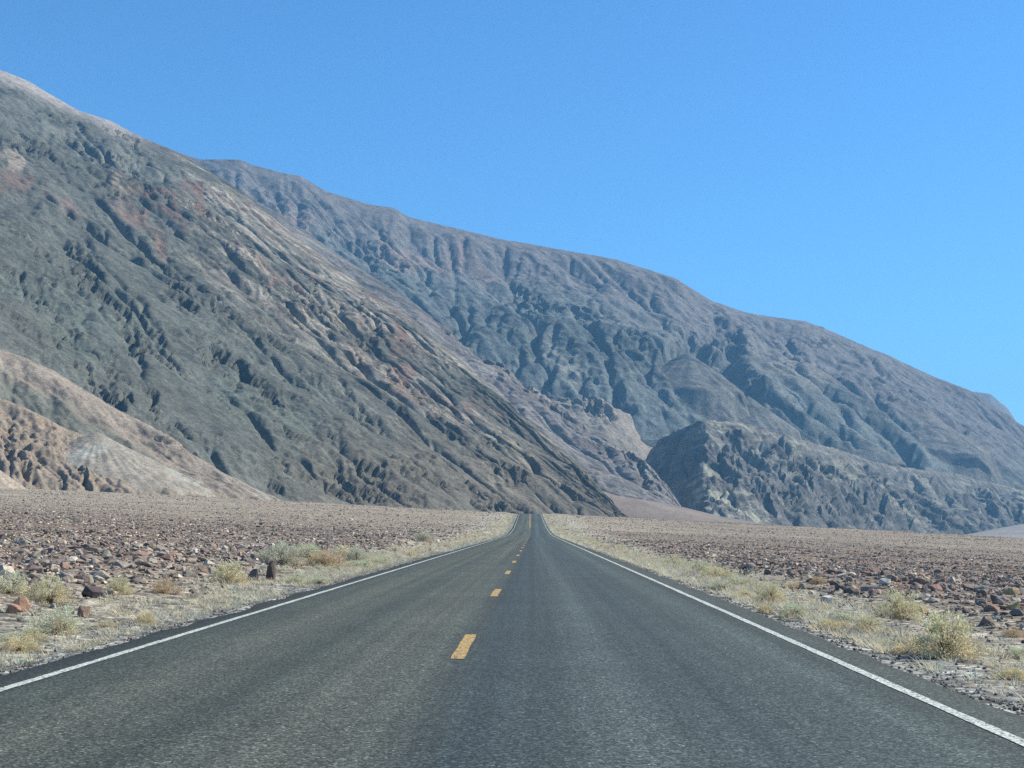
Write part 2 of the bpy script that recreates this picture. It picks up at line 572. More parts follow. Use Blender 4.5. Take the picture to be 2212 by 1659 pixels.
def blob(P, px, py, w, h, ang=0, warp=0.5, seed=1):
    a = R(ang)
    x = P['PX'] + warp * w * fbm(P['PX'] / (0.5 * w), P['PY'] / (0.5 * w), 4, seed)
    y = P['PY'] + warp * h * fbm(P['PX'] / (0.5 * w) + 31, P['PY'] / (0.5 * w), 4, seed + 3)
    dx, dy = x - px, y - py
    s = (dx * math.cos(a) + dy * math.sin(a)) / (w * 0.5)
    t = (-dx * math.sin(a) + dy * math.cos(a)) / (h * 0.5)
    return (1 - sstep(0.5, 1.15, np.sqrt(s * s + t * t)))


def lerp(c, col, w):
    return c * (1 - w[..., None]) + np.array(col) * w[..., None]


def rough_rocks(P, lam, seed, thr=0.0, width=0.35):
    """mask and height of crags breaking through the scree"""
    X, Y = P['X'], P['Y']
    Q = P['Z'] * 1.3
    m = fbm(X / (lam * 2.2) + Q / (lam * 3), Y / (lam * 2.2), 4, seed)
    m = sstep(thr, thr + width, m)
    k = ridged(X / lam + Q / (lam * 1.5), Y / lam, 5, seed + 7, 0.62)
    return m, k


# ---- near mountain on the left
def shape_a(P):
    X, Y, u = P['X'], P['Y'], P['u']
    m, k = rough_rocks(P, 70, 31, -0.05, 0.3)
    m2, k2 = rough_rocks(P, 26, 61, 0.0, 0.3)
    fade = sstep(0.0, 0.12, u) * (1 - 0.55 * sstep(0.86, 1.0, P['U']))
    sc1, ms1 = scarps(P, -0.36, -0.93, 40, 811, 0.10, 5.0)
    sc2, ms2 = scarps(P, -0.45, -0.89, 18, 821, 0.05, 4.5)
    sc3, ms3 = scarps(P, -0.6, -0.8, 8.5, 831, 0.02, 3.5, 0.15)
    rk = sstep(-0.15, 0.3, fbm(X / 170, Y / 170, 4, 835))
    d = (0.3 + rk) * (4.2 * ribs(P, 0.93, -0.36, 50, 1.8, 7, 841, 0.7) + 1.8 * ribs(P, 0.97, -0.2, 22, 1.5, 5, 843, 0.65))
    d = d + 1.6 * rk * m2 * (k2 - 0.35) + (0.4 + 0.9 * rk) * (4.6 * sc1 * (0.4 + k) + 3.6 * sc2 * (0.4 + k2) + 1.7 * sc3)
    d = d * fade
    for i, (px, py, w, h, H, a) in enumerate([
            (385, 645, 90, 70, 22, 45), (500, 785, 150, 44, 17, 42), (292, 752, 60, 60, 16, 60), (85, 640, 110, 60, 15, 35),
            (755, 1040, 150, 50, 13, 28), (790, 700, 90, 50, 17, 50), (930, 1025, 90, 36, 9, 40), (1085, 1035, 70, 34, 9, 40),
            (60, 330, 150, 40, 15, 20), (330, 420, 160, 36, 14, 24), (290, 310, 120, 36, 13, 35), (250, 860, 90, 50, 10, 50),
            (640, 830, 90, 36, 9, 40), (860, 900, 80, 30, 7, 42), (700, 640, 120, 34, 10, 42), (180, 560, 120, 40, 10, 40),
            (560, 700, 100, 30, 8, 42), (440, 560, 100, 34, 9, 40), (600, 1050, 70, 26, 7, 40),
            (330, 870, 70, 40, 9, 60), (990, 960, 90, 26, 6, 40), (1210, 1060, 70, 24, 6, 40), (130, 250, 130, 30, 11, 25)]):
        d = d + crag(P, px, py, w, h * 0.7, H * 0.55, a, 100 + i)
    d = d + crag_chains(P, [(20, 250, 330, 22, 8), (60, 320, 420, 30, 11), (230, 330, 330, 34, 9), (0, 480, 520, 38, 12), (120, 560, 420, 40, 11), (20, 600, 520, 42, 13),
                            (330, 560, 620, 37, 15), (420, 480, 700, 37, 16), (520, 540, 640, 40, 14), (260, 700, 520, 40, 13), (420, 740, 520, 36, 13), (80, 700, 420, 46, 11),
                            (200, 830, 360, 44, 9), (560, 900, 420, 30, 12), (700, 980, 420, 18, 12), (820, 1020, 420, 14, 12), (900, 880, 420, 34, 11), (640, 1040, 330, 10, 9)], 4000, 0.9, 4.2)
    return d


def paint_a(P):
    px, py, X, Y = P['PX'], P['PY'], P['X'], P['Y']
    n = fbm(X / 90 + P['Z'] / 60, Y / 90, 5, 51)
    c = np.empty(px.shape + (3,)); c[:] = (0.098, 0.103, 0.089)
    # the fall lines carry lighter and darker rubble
    st = fbm((-X * 0.36 - Y * 0.93) / 13, (X * 0.93 - Y * 0.36) / 48, 6, 52, 0.68)
    c = c * (1 + 0.30 * st + 0.25 * n + 0.30 * P['dep'])[..., None]
    ridge_d = (px - 400) * 0.62 - (py - 335) * 0.785           # distance right of the tan band's line
    line = -(px - 400) * 0.60 + (py - 335) * 0.80
    tanw = (1 - sstep(35, 210, np.abs(line - 60) + 70 * n)) * sstep(330, 470, px) * (1 - sstep(1150, 1330, px))
    c = lerp(c, (0.290, 0.250, 0.198), 0.62 * tanw * sstep(-0.12, 0.3, st + 0.7 * n))
    c = lerp(c, (0.42, 0.375, 0.305), 0.55 * tanw * sstep(0.2, 0.4, st + 0.3 * n))
    c = lerp(c, (0.155, 0.105, 0.085), 0.65 * tanw * sstep(0.12, 0.36, -st + 0.5 * n))
    top = (1 - sstep(4, 38, py - (152 + 0.46 * px))) * (1 - sstep(230, 380, px))
    c = lerp(c, (0.30, 0.27, 0.245), 0.9 * top)
    low = sstep(880, 1040, py) * sstep(480, 800, px)
    c = lerp(c, (0.125, 0.108, 0.084), 0.6 * low)
    for i, (a, b, w, h, g, col, s) in enumerate([
            (355, 425, 250, 44, 30, (0.160, 0.090, 0.070), .85), (310, 496, 190, 36, 30, (0.175, 0.115, 0.092), .75), (330, 470, 170, 24, 34, (0.150, 0.092, 0.075), .7),
            (20, 400, 180, 52, 30, (0.158, 0.098, 0.080), .7), (10, 350, 130, 40, 25, (0.30, 0.245, 0.195), .7), (120, 440, 140, 20, 30, (0.18, 0.115, 0.095), .5),
            (265, 410, 130, 40, 35, (0.27, 0.215, 0.15), .7), (600, 600, 190, 18, 40, (0.185, 0.12, 0.10), .6),
            (845, 735, 170, 26, 42, (0.17, 0.095, 0.075), .75), (880, 820, 170, 34, 40, (0.19, 0.125, 0.095), .7),
            (760, 760, 260, 40, 40, (0.24, 0.185, 0.135), .5), (1040, 870, 130, 24, 42, (0.17, 0.10, 0.08), .7),
            (1130, 985, 150, 22, 30, (0.25, 0.22, 0.15), .6), (560, 860, 330, 120, 38, (0.105, 0.125, 0.105), .7),
            (160, 700, 420, 150, 30, (0.100, 0.122, 0.104), .6), (700, 680, 150, 30, 40, (0.29, 0.24, 0.175), .6)]):
        c = lerp(c, col, s * blob(P, a, b, w, h, g, 0.75, 200 + i) * sstep(-0.35, 0.15, st + 0.5 * n))
    return np.clip(c, 0.02, 0.6)


mat_a = rock_mat('scree_slope_rock', 8.0, 1.5, turn=21, along=1.6)
A_CTRL = [(-330, 10, 2150, 560, 1100), (-200, 62, 2050, 560, 1100), (0, 152, 1925, 560, 1100), (60, 175, 1915, 570, 1110),
          (110, 205, 1900, 580, 1110), (170, 240, 1885, 590, 1115), (240, 262, 1860, 605, 1120), (300, 295, 1840, 618, 1120), (395, 334, 1800, 640, 1125),
          (450, 368, 1770, 655, 1130), (540, 428, 1710, 680, 1130), (640, 512, 1640, 710, 1135), (760, 605, 1550, 755, 1140), (900, 697, 1460, 810, 1145),
          (1010, 792, 1380, 865, 1150), (1130, 897, 1280, 930, 1155), (1250, 1003, 1200, 1010, 1160), (1300, 1062, 1160, 1045, 1160),
          (1345, 1118, 1140, 1080, 1165), (1400, 1160, 1140, 1110, 1170)]
mountain('mountain', 'near dark grey-green mountain slope with tan and red bands on the left', A_CTRL, 570, 400,
         lambda u: 0.35 * u + 0.65 * u ** 1.25, shape_a, paint_a, mat_a, smooth_cols=12, water=(0.024, 0.4, 40, 150, 0.08, 9.0, 48))


# ---- middle spur behind it
def shape_b(P):
    X, Y, u = P['X'], P['Y'], P['u']
    g = gullies(X, Y, P['gx'], P['gy'], 190, 5, 15, 1.0, 0.55)
    m, k = rough_rocks(P, 80, 131, -0.12, 0.3)
    m2, k2 = rough_rocks(P, 30, 161, -0.1, 0.3)
    fade = sstep(0.0, 0.1, u) * (1 - 0.5 * sstep(0.86, 1.0, P['U']))
    sc1, ms1 = scarps(P, -0.36, -0.93, 60, 841, -0.05)
    sc2, ms2 = scarps(P, -0.5, -0.86, 25, 851, -0.1)
    d = (4 * ribs(P, 0.9, -0.43, 60, 2.2, 6, 845, 0.66) + 2.2 * ribs(P, 0.9, -0.43, 24, 1.6, 5, 846) + 3.5 * sc1 * (0.5 + k) + 2.6 * sc2 * (0.5 + k2)) * fade
    for i, (px, py, w, h, H, a) in enumerate([(1160, 830, 150, 40, 20, 40), (1240, 900, 130, 34, 18, 38), (1060, 780, 110, 34, 16, 42),
                                              (1350, 985, 110, 30, 14, 42), (1400, 1040, 90, 24, 9, 48), (980, 720, 110, 30, 14, 42)]):
        d = d + crag(P, px, py, w, h, H, a, 300 + i)
    return d


def paint_b(P):
    X, Y = P['X'], P['Y']
    n = fbm(X / 110 + P['Z'] / 60, Y / 110, 5, 151)
    st = fbm((-X * 0.36 - Y * 0.93) / 22, (X * 0.93 - Y * 0.36) / 160, 4, 152)
    c = np.empty(X.shape + (3,)); c[:] = (0.175, 0.160, 0.145)
    c = c * (1 + 0.3 * st + 0.35 * n + 0.2 * P['dep'])[..., None]
    c = lerp(c, (0.27, 0.245, 0.20), 0.6 * sstep(0.1, 0.45, st + 0.6 * n))
    c = lerp(c, (0.12, 0.085, 0.078), 0.5 * sstep(0.1, 0.5, -st + 0.5 * n))
    return np.clip(c, 0.02, 0.6)


mat_b = rock_mat('spur_rock', 12.0, 2.4, turn=30, along=2.0)
B_CTRL = [(380, 370, 2600, 1900, 700), (600, 462, 2450, 1700, 900), (750, 565, 2350, 1550, 1000), (900, 662, 2250, 1450, 1100), (1000, 742, 2180, 1420, 1150), (1130, 818, 2080, 1420, 1150),
          (1200, 868, 2020, 1430, 1150), (1290, 938, 1940, 1480, 1150), (1400, 1003, 1830, 1560, 1150), (1440, 1050, 1780, 1620, 1150),
          (1474, 1096, 1740, 1660, 1150), (1520, 1160, 1740, 1690, 1170)]
mountain('mountain_spur', 'grey rocky spur running down to the canyon mouth behind the near slope', B_CTRL, 330, 260,
         lambda u: u ** 1.1, shape_b, paint_b, mat_b, smooth_cols=10, water=(0.03, 0.4, 32, 150, 0.10, 10.0, 60))


# ---- second, paler spur
def shape_b2(P):
    X, Y, u = P['X'], P['Y'], P['u']
    g = gullies(X, Y, P['gx'], P['gy'], 160, 4, 25, 1.0, 0.5)
    m, k = rough_rocks(P, 60, 231, 0.0, 0.3)
    fade = sstep(0.0, 0.1, u) * (1 - 0.6 * sstep(0.86, 1.0, P['U']))
    sc1, ms1 = scarps(P, -0.5, -0.86, 50, 861, 0.0)
    d = (4 * g + 6 * ribs(P, 0.8, -0.6, 60, 2.5, 6, 847) + 5 * sc1 * (0.5 + k)) * (1 - 0.8 * sstep(1290, 1340, P['PX'])) * fade
    for i, (px, py, w, h, H, a) in enumerate([(1275, 868, 80, 40, 22, 30), (1310, 890, 60, 40, 18, 30), (1200, 800, 110, 36, 16, 38)]):
        d = d + crag(P, px, py, w, h, H, a, 320 + i)
    return d


def paint_b2(P):
    X, Y = P['X'], P['Y']
    n = fbm(X / 100 + P['Z'] / 60, Y / 100, 5, 251)
    c = np.empty(X.shape + (3,)); c[:] = (0.185, 0.165, 0.135)
    c = c * (1 + 0.5 * n)[..., None]
    c = lerp(c, (0.255, 0.215, 0.172), 0.85 * blob(P, 1400, 925, 260, 130, 28, 0.3, 260))
    return np.clip(c, 0.02, 0.6)


B2_CTRL = [(900, 720, 2900, 2300, 1000), (1000, 755, 2800, 2200, 1000), (1100, 785, 2700, 2150, 1050), (1180, 818, 2620, 2100, 1100), (1240, 848, 2560, 2060, 1100),
           (1300, 868, 2500, 2100, 1100), (1345, 890, 2500, 2250, 1060), (1400, 905, 2540, 2380, 1020), (1450, 918, 2560, 2420, 1000), (1500, 928, 2580, 2450, 990), (1560, 960, 2600, 2500, 990)]
mountain('mountain_spur', 'pale tan spur above the canyon, between grey spur and far mountain', B2_CTRL, 240, 150,
         lambda u: u ** 1.05, shape_b2, paint_b2, mat_b, smooth_cols=8, water=(0.02, 0.4, 20, 150, 0.12, 8.0, 70))


# ---- far mountain with its long falling skyline
CONES = [(1478, 800, 0.52, 170, 20), (1556, 858, 0.52, 150, 12), (1612, 872, 0.54, 130, 12), (1995, 915, 0.50, 200, 8), (1655, 885, 0.56, 90, 10), (1760, 930, .52, 110, 10), (1870, 960, .5, 90, 8)]


def shape_c(P):
    X, Y, u = P['X'], P['Y'], P['u']
    m, k = rough_rocks(P, 150, 331, -0.2, 0.35)
    m2, k2 = rough_rocks(P, 50, 361, -0.15, 0.35)
    calm = 1 - 0.75 * sstep(0.70, 0.92, u + 0.08 * fbm(X / 500, Y / 500, 3, 9))
    fade = sstep(0.0, 0.08, u) * (1 - 0.75 * sstep(0.84, 1.0, P['U']))
    sc1, ms1 = scarps(P, -0.8, -0.6, 120, 871, -0.1, 2.2)
    sc2, ms2 = scarps(P, -0.75, -0.66, 46, 881, -0.12, 2.5)
    d = ((0.5 + 0.5 * calm) * (9 * ribs(P, 0.5, -0.87, 100, 1.6, 7, 848, 0.7) + 5 * ribs(P, 0.6, -0.8, 40, 1.5, 5, 849, 0.65))
         + 5 * sc1 * (0.4 + k) * (0.25 + 0.75 * calm) + 4.5 * sc2 * (0.4 + k2) * (0.4 + 0.6 * calm)) * fade
    d = d - 75 * blob(P, 1535, 815, 190, 170, 30, 0.25, 358) - 45 * blob(P, 1600, 850, 110, 90, 20, 0.3, 359)
    for i, (px, py, w, h, H, a) in enumerate([(1560, 770, 150, 120, 70, 62), (1130, 650, 130, 60, 40, 50), (1230, 690, 180, 60, 40, 40), (1480, 740, 110, 60, 35, 50),
                                              (1640, 850, 120, 70, 40, 60), (1900, 850, 110, 60, 30, 60), (800, 540, 60, 60, 34, 60), (860, 590, 120, 60, 34, 45), (1760, 740, 60, 90, 26, 75),
                                              (1330, 760, 180, 60, 38, 40), (2080, 960, 90, 60, 26, 55)]):
        d = d + crag(P, px, py, w, h * 0.8, H * (0.75 if i == 0 else 0.42), a, 340 + i, 0.3)
    P['talus'] = np.zeros_like(d)
    Zt = P['Z'] + d
    for i, (px, py, tn, w, up) in enumerate(CONES):
        q = np.argmin((P['PX'] - px) ** 2 + (P['PY'] - py) ** 2)
        ax, ay, az_ = X.flat[q], Y.flat[q], P['Z'].flat[q] + up
        dx, dy = X - ax, Y - ay
        va = math.atan2(ax, ay)
        lat_ = dx * math.cos(va) - dy * math.sin(va); dep = dx * math.sin(va) + dy * math.cos(va)
        dist = np.hypot(lat_ * 1.5, dep)
        th = np.arctan2(dy, dx)
        cone = az_ - tn * dist - 0.7 * np.clip(dist - w, 0, None) + 3.5 * np.clip(dist / 120, 0, 1) * perlin(th * 9 + i, dist / 260, 70 + i)
        w_ = sstep(-3, 4, cone - Zt)
        P['talus'] = np.maximum(P['talus'], w_)
        Zt = np.maximum(Zt, cone)
    return Zt - P['Z']


def paint_c(P):
    X, Y, px, py = P['X'], P['Y'], P['PX'], P['PY']
    n = fbm(X / 260 + P['Z'] / 120, Y / 260, 5, 351)
    st = fbm(X / 70, Y / 70 + P['Z'] / 18, 5, 352)
    c = np.empty(X.shape + (3,)); c[:] = (0.108, 0.122, 0.116)
    c = c * (1 + 0.4 * n + 0.35 * st + 0.2 * P['dep'])[..., None]
    up = (1 - sstep(0, 130, py - np.interp(px, [300, 1000, 1700, 2212], [330, 520, 720, 950]) - 90 * n))
    c = lerp(c, (0.140, 0.124, 0.122), 0.7 * up)
    for i, (a, b, w, h, g, col, s) in enumerate([
            (880, 545, 240, 50, 22, (0.215, 0.16, 0.135), .6), (1040, 560, 200, 60, 25, (0.19, 0.14, 0.125), .6),
            (640, 480, 180, 60, 30, (0.22, 0.16, 0.14), .6), (1200, 790, 170, 60, 35, (0.24, 0.235, 0.19), .6),
            (1730, 800, 180, 70, 10, (0.22, 0.20, 0.16), .5), (1650, 760, 160, 60, 10, (0.20, 0.19, 0.16), .4)]):
        c = lerp(c, col, s * blob(P, a, b, w, h, g, 0.6, 360 + i))
    c = lerp(c, (0.165, 0.148, 0.128), 0.75 * P['talus'] * (0.75 + 0.5 * n))
    return np.clip(c, 0.02, 0.6)


mat_c = rock_mat('far_mountain_rock', 22.0, 4.0, turn=55, along=1.5)
C_CTRL = [(330, 335, 3300, 2600, 700), (395, 333, 3300, 2500, 760), (430, 345, 3290, 2500, 780), (470, 345, 3280, 2500, 800), (518, 346, 3270, 2480, 820), (545, 358, 3270, 2480, 830), (600, 374, 3270, 2480, 850), (650, 383, 3280, 2450, 880), (700, 414, 3280, 2430, 900),
          (760, 433, 3290, 2400, 920), (805, 446, 3300, 2400, 930), (850, 452, 3310, 2400, 930), (880, 470, 3320, 2400, 930), (1000, 500, 3350, 2400, 940), (1090, 521, 3370, 2400, 950), (1150, 531, 3390, 2400, 950),
          (1250, 550, 3430, 2420, 950), (1330, 566, 3450, 2440, 950), (1460, 606, 3520, 2480, 952), (1540, 654, 3560, 2520, 955), (1620, 678, 3620, 2570, 965), (1700, 690, 3680, 2620, 985),
          (1740, 695, 3700, 2650, 995), (1800, 720, 3760, 2720, 1010), (1860, 745, 3800, 2770, 1020), (1920, 770, 3860, 2850, 1030), (2010, 814, 3960, 2950, 1045), (2060, 834, 4020, 3020, 1055), (2104, 852, 4080, 3080, 1060), (2150, 884, 4120, 3130, 1066),
          (2208, 925, 4150, 3200, 1074), (2300, 1000, 4150, 3300, 1085), (2420, 1090, 4150, 3450, 1100), (2500, 1145, 4150, 3600, 1120)]
mountain('far_mountain', 'far bluish-brown mountain with a long ridge falling to the right', C_CTRL, 570, 310,
         lambda u: 0.45 * u + 0.55 * u ** 0.75, shape_c, paint_c, mat_c, smooth_cols=6, water=(0.048, 0.4, 40, 300, 0.08, 24.0, 110))


# ---- cliffs below the bench, right of the dark canyon
def shape_d(P):
    X, Y, u = P['X'], P['Y'], P['u']
    m, k = rough_rocks(P, 90, 431, -0.3, 0.4)
    k2 = ridged(X / 34 + P['Z'] / 30, Y / 34, 5, 433, 0.62)
    fade = sstep(0.0, 0.12, u) * (1 - 0.6 * sstep(0.85, 1.0, P['U'])) * (1 - 0.85 * sstep(1.0, 1.2, P['U']))
    sc1, ms1 = scarps(P, -0.85, -0.52, 62, 891, -0.2, 1.8)
    sc2, ms2 = scarps(P, -0.8, -0.6, 26, 895, -0.2, 1.8)
    d = (4 * ribs(P, 0.35, -0.93, 45, 1.8, 6, 850, 0.66) + 9 * sc1 * (0.4 + k) + 6 * sc2 * (0.4 + k2)) * fade
    for i, (px, py, w, h, H, a) in enumerate([(1560, 1000, 80, 60, 22, 70), (1640, 1000, 80, 60, 20, 70), (1780, 1020, 110, 60, 20, 60), (1900, 1060, 110, 60, 20, 60),
                                              (1600, 1080, 80, 60, 20, 65), (1720, 1075, 100, 60, 18, 60), (2000, 1090, 110, 60, 18, 55), (2120, 1090, 90, 60, 16, 55)]):
        d = d + crag(P, px, py, w, h, H, a, 440 + i, 0.3) * fade
    return d


def paint_d(P):
    X, Y, px, py = P['X'], P['Y'], P['PX'], P['PY']
    n = fbm(X / 120 + P['Z'] / 50, Y / 120, 5, 451)
    st = fbm(X / 55, Y / 55 + P['Z'] / 9, 5, 452)
    c = np.empty(X.shape + (3,)); c[:] = (0.118, 0.114, 0.106)
    c = c * (1 + 0.45 * n + 0.4 * st)[..., None]
    pale = sstep(0.12, 0.42, st + 0.7 * n)
    c = lerp(c, (0.26, 0.25, 0.195), 0.5 * pale)
    for i, (a, b, w, h, g) in enumerate([(1530, 1085, 110, 50, 40), (1600, 1105, 110, 40, 30), (1560, 925, 160, 26, 5), (1640, 930, 120, 24, 12), (1720, 990, 180, 26, 15),
                                         (1450, 985, 90, 22, -30), (1800, 1050, 120, 40, 20), (1960, 1110, 140, 40, 20), (1500, 1060, 40, 60, 60), (1530, 1030, 60, 30, 40)]):
        c = lerp(c, (0.34, 0.335, 0.245), 0.6 * blob(P, a, b, w, h, g, 0.8, 460 + i) * sstep(-0.3, 0.3, st))
    bench = sstep(0.93, 1.0, P['U'])
    c = lerp(c, (0.19, 0.172, 0.145), 0.5 * bench)
    return np.clip(c, 0.02, 0.6)


D_CTRL = [(1392, 1000, 2370, 2330, 1110), (1405, 968, 2350, 2300, 1110), (1425, 952, 2290, 2200, 1115), (1470, 932, 2230, 2000, 1125), (1500, 922, 2200, 1830, 1130), (1516, 917, 2200, 1765, 1130), (1530, 914, 2210, 1755, 1130), (1600, 916, 2260, 1775, 1140),
          (1680, 940, 2340, 1860, 1150), (1740, 951, 2430, 1970, 1158), (1850, 985, 2620, 2200, 1165), (1950, 1010, 2800, 2420, 1170), (2050, 1022, 2960, 2620, 1170), (2130, 1040, 3070, 2760, 1170), (2212, 1062, 3150, 2880, 1170), (2360, 1085, 3300, 3080, 1165), (2450, 1120, 3400, 3300, 1160)]
mountain('canyon_cliff', 'broken low cliffs streaked pale green to the right of the dark canyon', D_CTRL, 430, 185,
         lambda u: 0.85 * u + 0.15 * u ** 3, shape_d, paint_d, mat_b, smooth_cols=2, back=0.9, water=(0.09, 0.38, 44, 140, 0.06, 16.0, 50))


# ---- one more ridge in the blue distance at the right edge
def shape_h(P):
    return 30 * (ridged(P['X'] / 300, P['Y'] / 300, 5, 501) - 0.5) * sstep(0, 0.2, P['u']) * (1 - 0.7 * sstep(0.85, 1, P['U']))


def paint_h(P):
    c = np.empty(P['X'].shape + (3,)); c[:] = (0.15, 0.13, 0.12)
    return c * (1 + 0.4 * fbm(P['X'] / 200, P['Y'] / 200, 4, 502))[..., None]


mountain('distant_ridge', 'small blue ridge peeping out behind the right end of the skyline',
         [(2020, 860, 7000, 5600, 1130), (2080, 842, 7000, 5600, 1130), (2138, 852, 7000, 5600, 1130), (2176, 881, 7000, 5600, 1130), (2197, 914, 7000, 5600, 1130), (2230, 975, 7000, 5700, 1130), (2330, 1075, 7000, 5900, 1140), (2420, 1120, 7000, 6000, 1150)],
         110, 70, lambda u: u, shape_h, paint_h, mat_c)


# ---- alluvial fans beyond the crest
def shape_f(P):
    return (1.2 * fbm(P['X'] / 60, P['Y'] / 120, 4, 601)) * sstep(0, 0.1, P['u']) * (1 - 0.8 * sstep(0.8, 1, P['U']))


def paint_f(P):
    n = fbm(P['X'] / 30, P['Y'] / 140, 4, 602)
    c = np.empty(P['X'].shape + (3,)); c[:] = (0.190, 0.152, 0.122)
    return np.clip(c * (1 + 0.35 * n)[..., None], 0.02, 0.6)


mat_f = rock_mat('fan_gravel', 5.0, 0.25)
mountain('alluvial_fan', 'smooth dark gravel fan spreading from the canyon mouth',
         [(1180, 1040, 1500, 1300, 1160), (1270, 1050, 1520, 1270, 1165), (1330, 1070, 1540, 1240, 1170), (1400, 1081, 1560, 1120, 1175), (1470, 1094, 1600, 1000, 1180), (1560, 1116, 1650, 850, 1190), (1640, 1130, 1700, 850, 1195), (1705, 1141, 1750, 900, 1195), (1850, 1160, 1900, 1000, 1200), (2000, 1172, 2000, 1100, 1205)],
         200, 60, lambda u: u ** 0.8, shape_f, paint_f, mat_f, back=0.3, smooth_cols=8)


def paint_g(P):
    c = np.empty(P['X'].shape + (3,)); c[:] = (0.25, 0.225, 0.195)
    return c * (1 + 0.25 * fbm(P['X'] / 60, P['Y'] / 60, 3, 612))[..., None]


mountain('alluvial_fan', 'pale grey fan rising at the far right edge below the cliffs',
         [(2040, 1163, 2700, 2300, 1170), (2090, 1154, 2700, 2300, 1168), (2130, 1146, 2720, 2300, 1166), (2170, 1139, 2740, 2350, 1164), (2212, 1131, 2760, 2400, 1162), (2300, 1118, 2800, 2500, 1160), (2420, 1110, 2900, 2600, 1160)],
         90, 40, lambda u: u, shape_f, paint_g, mat_f, back=0.3)


# ---- tan foothills at the left
def shape_e2(P):
    X, Y, u = P['X'], P['Y'], P['u']
    g = gullies(X, Y, P['gx'], P['gy'], 45, 4, 65, 1.0, 0.5)
    m, k = rough_rocks(P, 22, 631, 0.0, 0.3)
    fade = sstep(0, 0.1, u) * (1 - 0.7 * sstep(0.8, 1, P['U']))
    d = (1.4 * g + 2.0 * ribs(P, 0.9, -0.43, 22, 3, 5, 633) + m * 2 * (k - 0.35) + 1.0 * (ridged(X / 14, Y / 14, 4, 632) - .5)) * fade
    for i, (px, py, w, h, H, a) in enumerate([(400, 970, 110, 22, 3.5, 12), (330, 905, 80, 18, 3, 32), (520, 1015, 120, 18, 2.6, 14), (300, 860, 60, 16, 2.5, 40)]):
        d = d + crag(P, px, py, w, h, H, a, 640 + i)
    return d


def paint_e2(P):
    px, py = P['PX'], P['PY']
    n = fbm(P['X'] / 28, P['Y'] / 28 + P['Z'] / 20, 5, 651)
    c = np.empty(px.shape + (3,)); c[:] = (0.225, 0.190, 0.155)
    gr = sstep(8, 42, py - np.interp(px, [-200, 0, 120, 300, 420], [690, 775, 835, 945, 1000]) + 26 * n) * (1 - sstep(260, 420, px))
    c = lerp(c, (0.125, 0.13, 0.108), 0.92 * gr)
    c = lerp(c, (0.33, 0.31, 0.25), 0.6 * blob(P, 560, 1060, 160, 40, 30, 0.5, 661))
    return np.clip(c * (1 + 0.35 * n)[..., None], 0.02, 0.6)


mat_e = rock_mat('foothill_earth', 4.0, 0.5, 0.75, 1.2)
mountain('foothill', 'tan-crested foothill ridge with a green-grey flank at the mountain foot',
         [(-330, 600, 655, 530, 1060), (-200, 662, 650, 530, 1065), (0, 757, 645, 530, 1075), (60, 775, 642, 530, 1080), (120, 802, 638, 530, 1080), (180, 840, 632, 530, 1085), (260, 890, 624, 532, 1090), (330, 927, 618, 535, 1095),
          (420, 985, 610, 540, 1100), (500, 1030, 604, 548, 1100), (560, 1060, 600, 555, 1105), (604, 1080, 598, 562, 1110), (680, 1112, 600, 575, 1120)],
         330, 130, lambda u: u ** 0.95, shape_e2, paint_e2, mat_e, smooth_cols=6, water=(0.02, 0.42, 26, 30, 0.10, 1.8, 16))


def shape_e(P):
    X, Y, u, px, py = P['X'], P['Y'], P['u'], P['PX'], P['PY']
    g = gullies(X, Y, P['gx'], P['gy'], 22, 4, 75, 1.0, 0.5)
    rough = blob(P, 60, 960, 220, 130, 10, 0.4, 671) + blob(P, 190, 1025, 110, 50, 0, 0.5, 672)
    k = ridged(X / 20, Y / 20 + P['Z'] / 12, 5, 673, 0.6)
    fade = sstep(0, 0.1, u) * (1 - 0.7 * sstep(0.85, 1, P['U']))
    lay = P['Z'] / 3.4 + 1.2 * fbm(X / 30, Y / 30, 3, 676); lay = lay - np.floor(lay)
    d = (1.1 * g + 1.3 * ribs(P, 0.7, -0.7, 11, 3, 5, 677) + np.clip(rough, 0, 1) * (4.0 * (k - 0.4) + 1.5 * lay * (1 - sstep(0.8, 1, lay)))) * fade
    for i, (cx, cyy, w, h, H, a) in enumerate([(165, 985, 70, 40, 5, 60), (100, 930, 60, 36, 5, 60), (150, 950, 70, 20, 3, 15), (30, 950, 70, 50, 5, 70), (180, 1030, 60, 40, 4.5, 70),
                                               (280, 995, 50, 14, 2.5, 5), (60, 1010, 60, 40, 4, 60), (330, 975, 150, 10, 2.0, 22)]):
        d = d + crag(P, cx, cyy, w, h, H, a, 680 + i) * fade
    # the smooth pale apron of rubble in the middle of the hill
    q = np.argmin((px - 200) ** 2 + (py - 960) ** 2)
    dist = np.hypot(X - X.flat[q], Y - Y.flat[q])
    th = np.arctan2(Y - Y.flat[q], X - X.flat[q])
    cone = P['Z'].flat[q] + 5.0 - 0.50 * dist + 0.4 * np.clip(dist / 20, 0, 1) * (perlin(th * 11, dist / 60, 691) + perlin(X / 5, Y / 5, 695))
    cone = cone - 0.5 * np.clip(dist - 45, 0, None)
    w_ = sstep(-0.6, 0.8, cone - (P['Z'] + d))
    P['apron'] = w_
    return np.maximum(P['Z'] + d, cone) - P['Z']


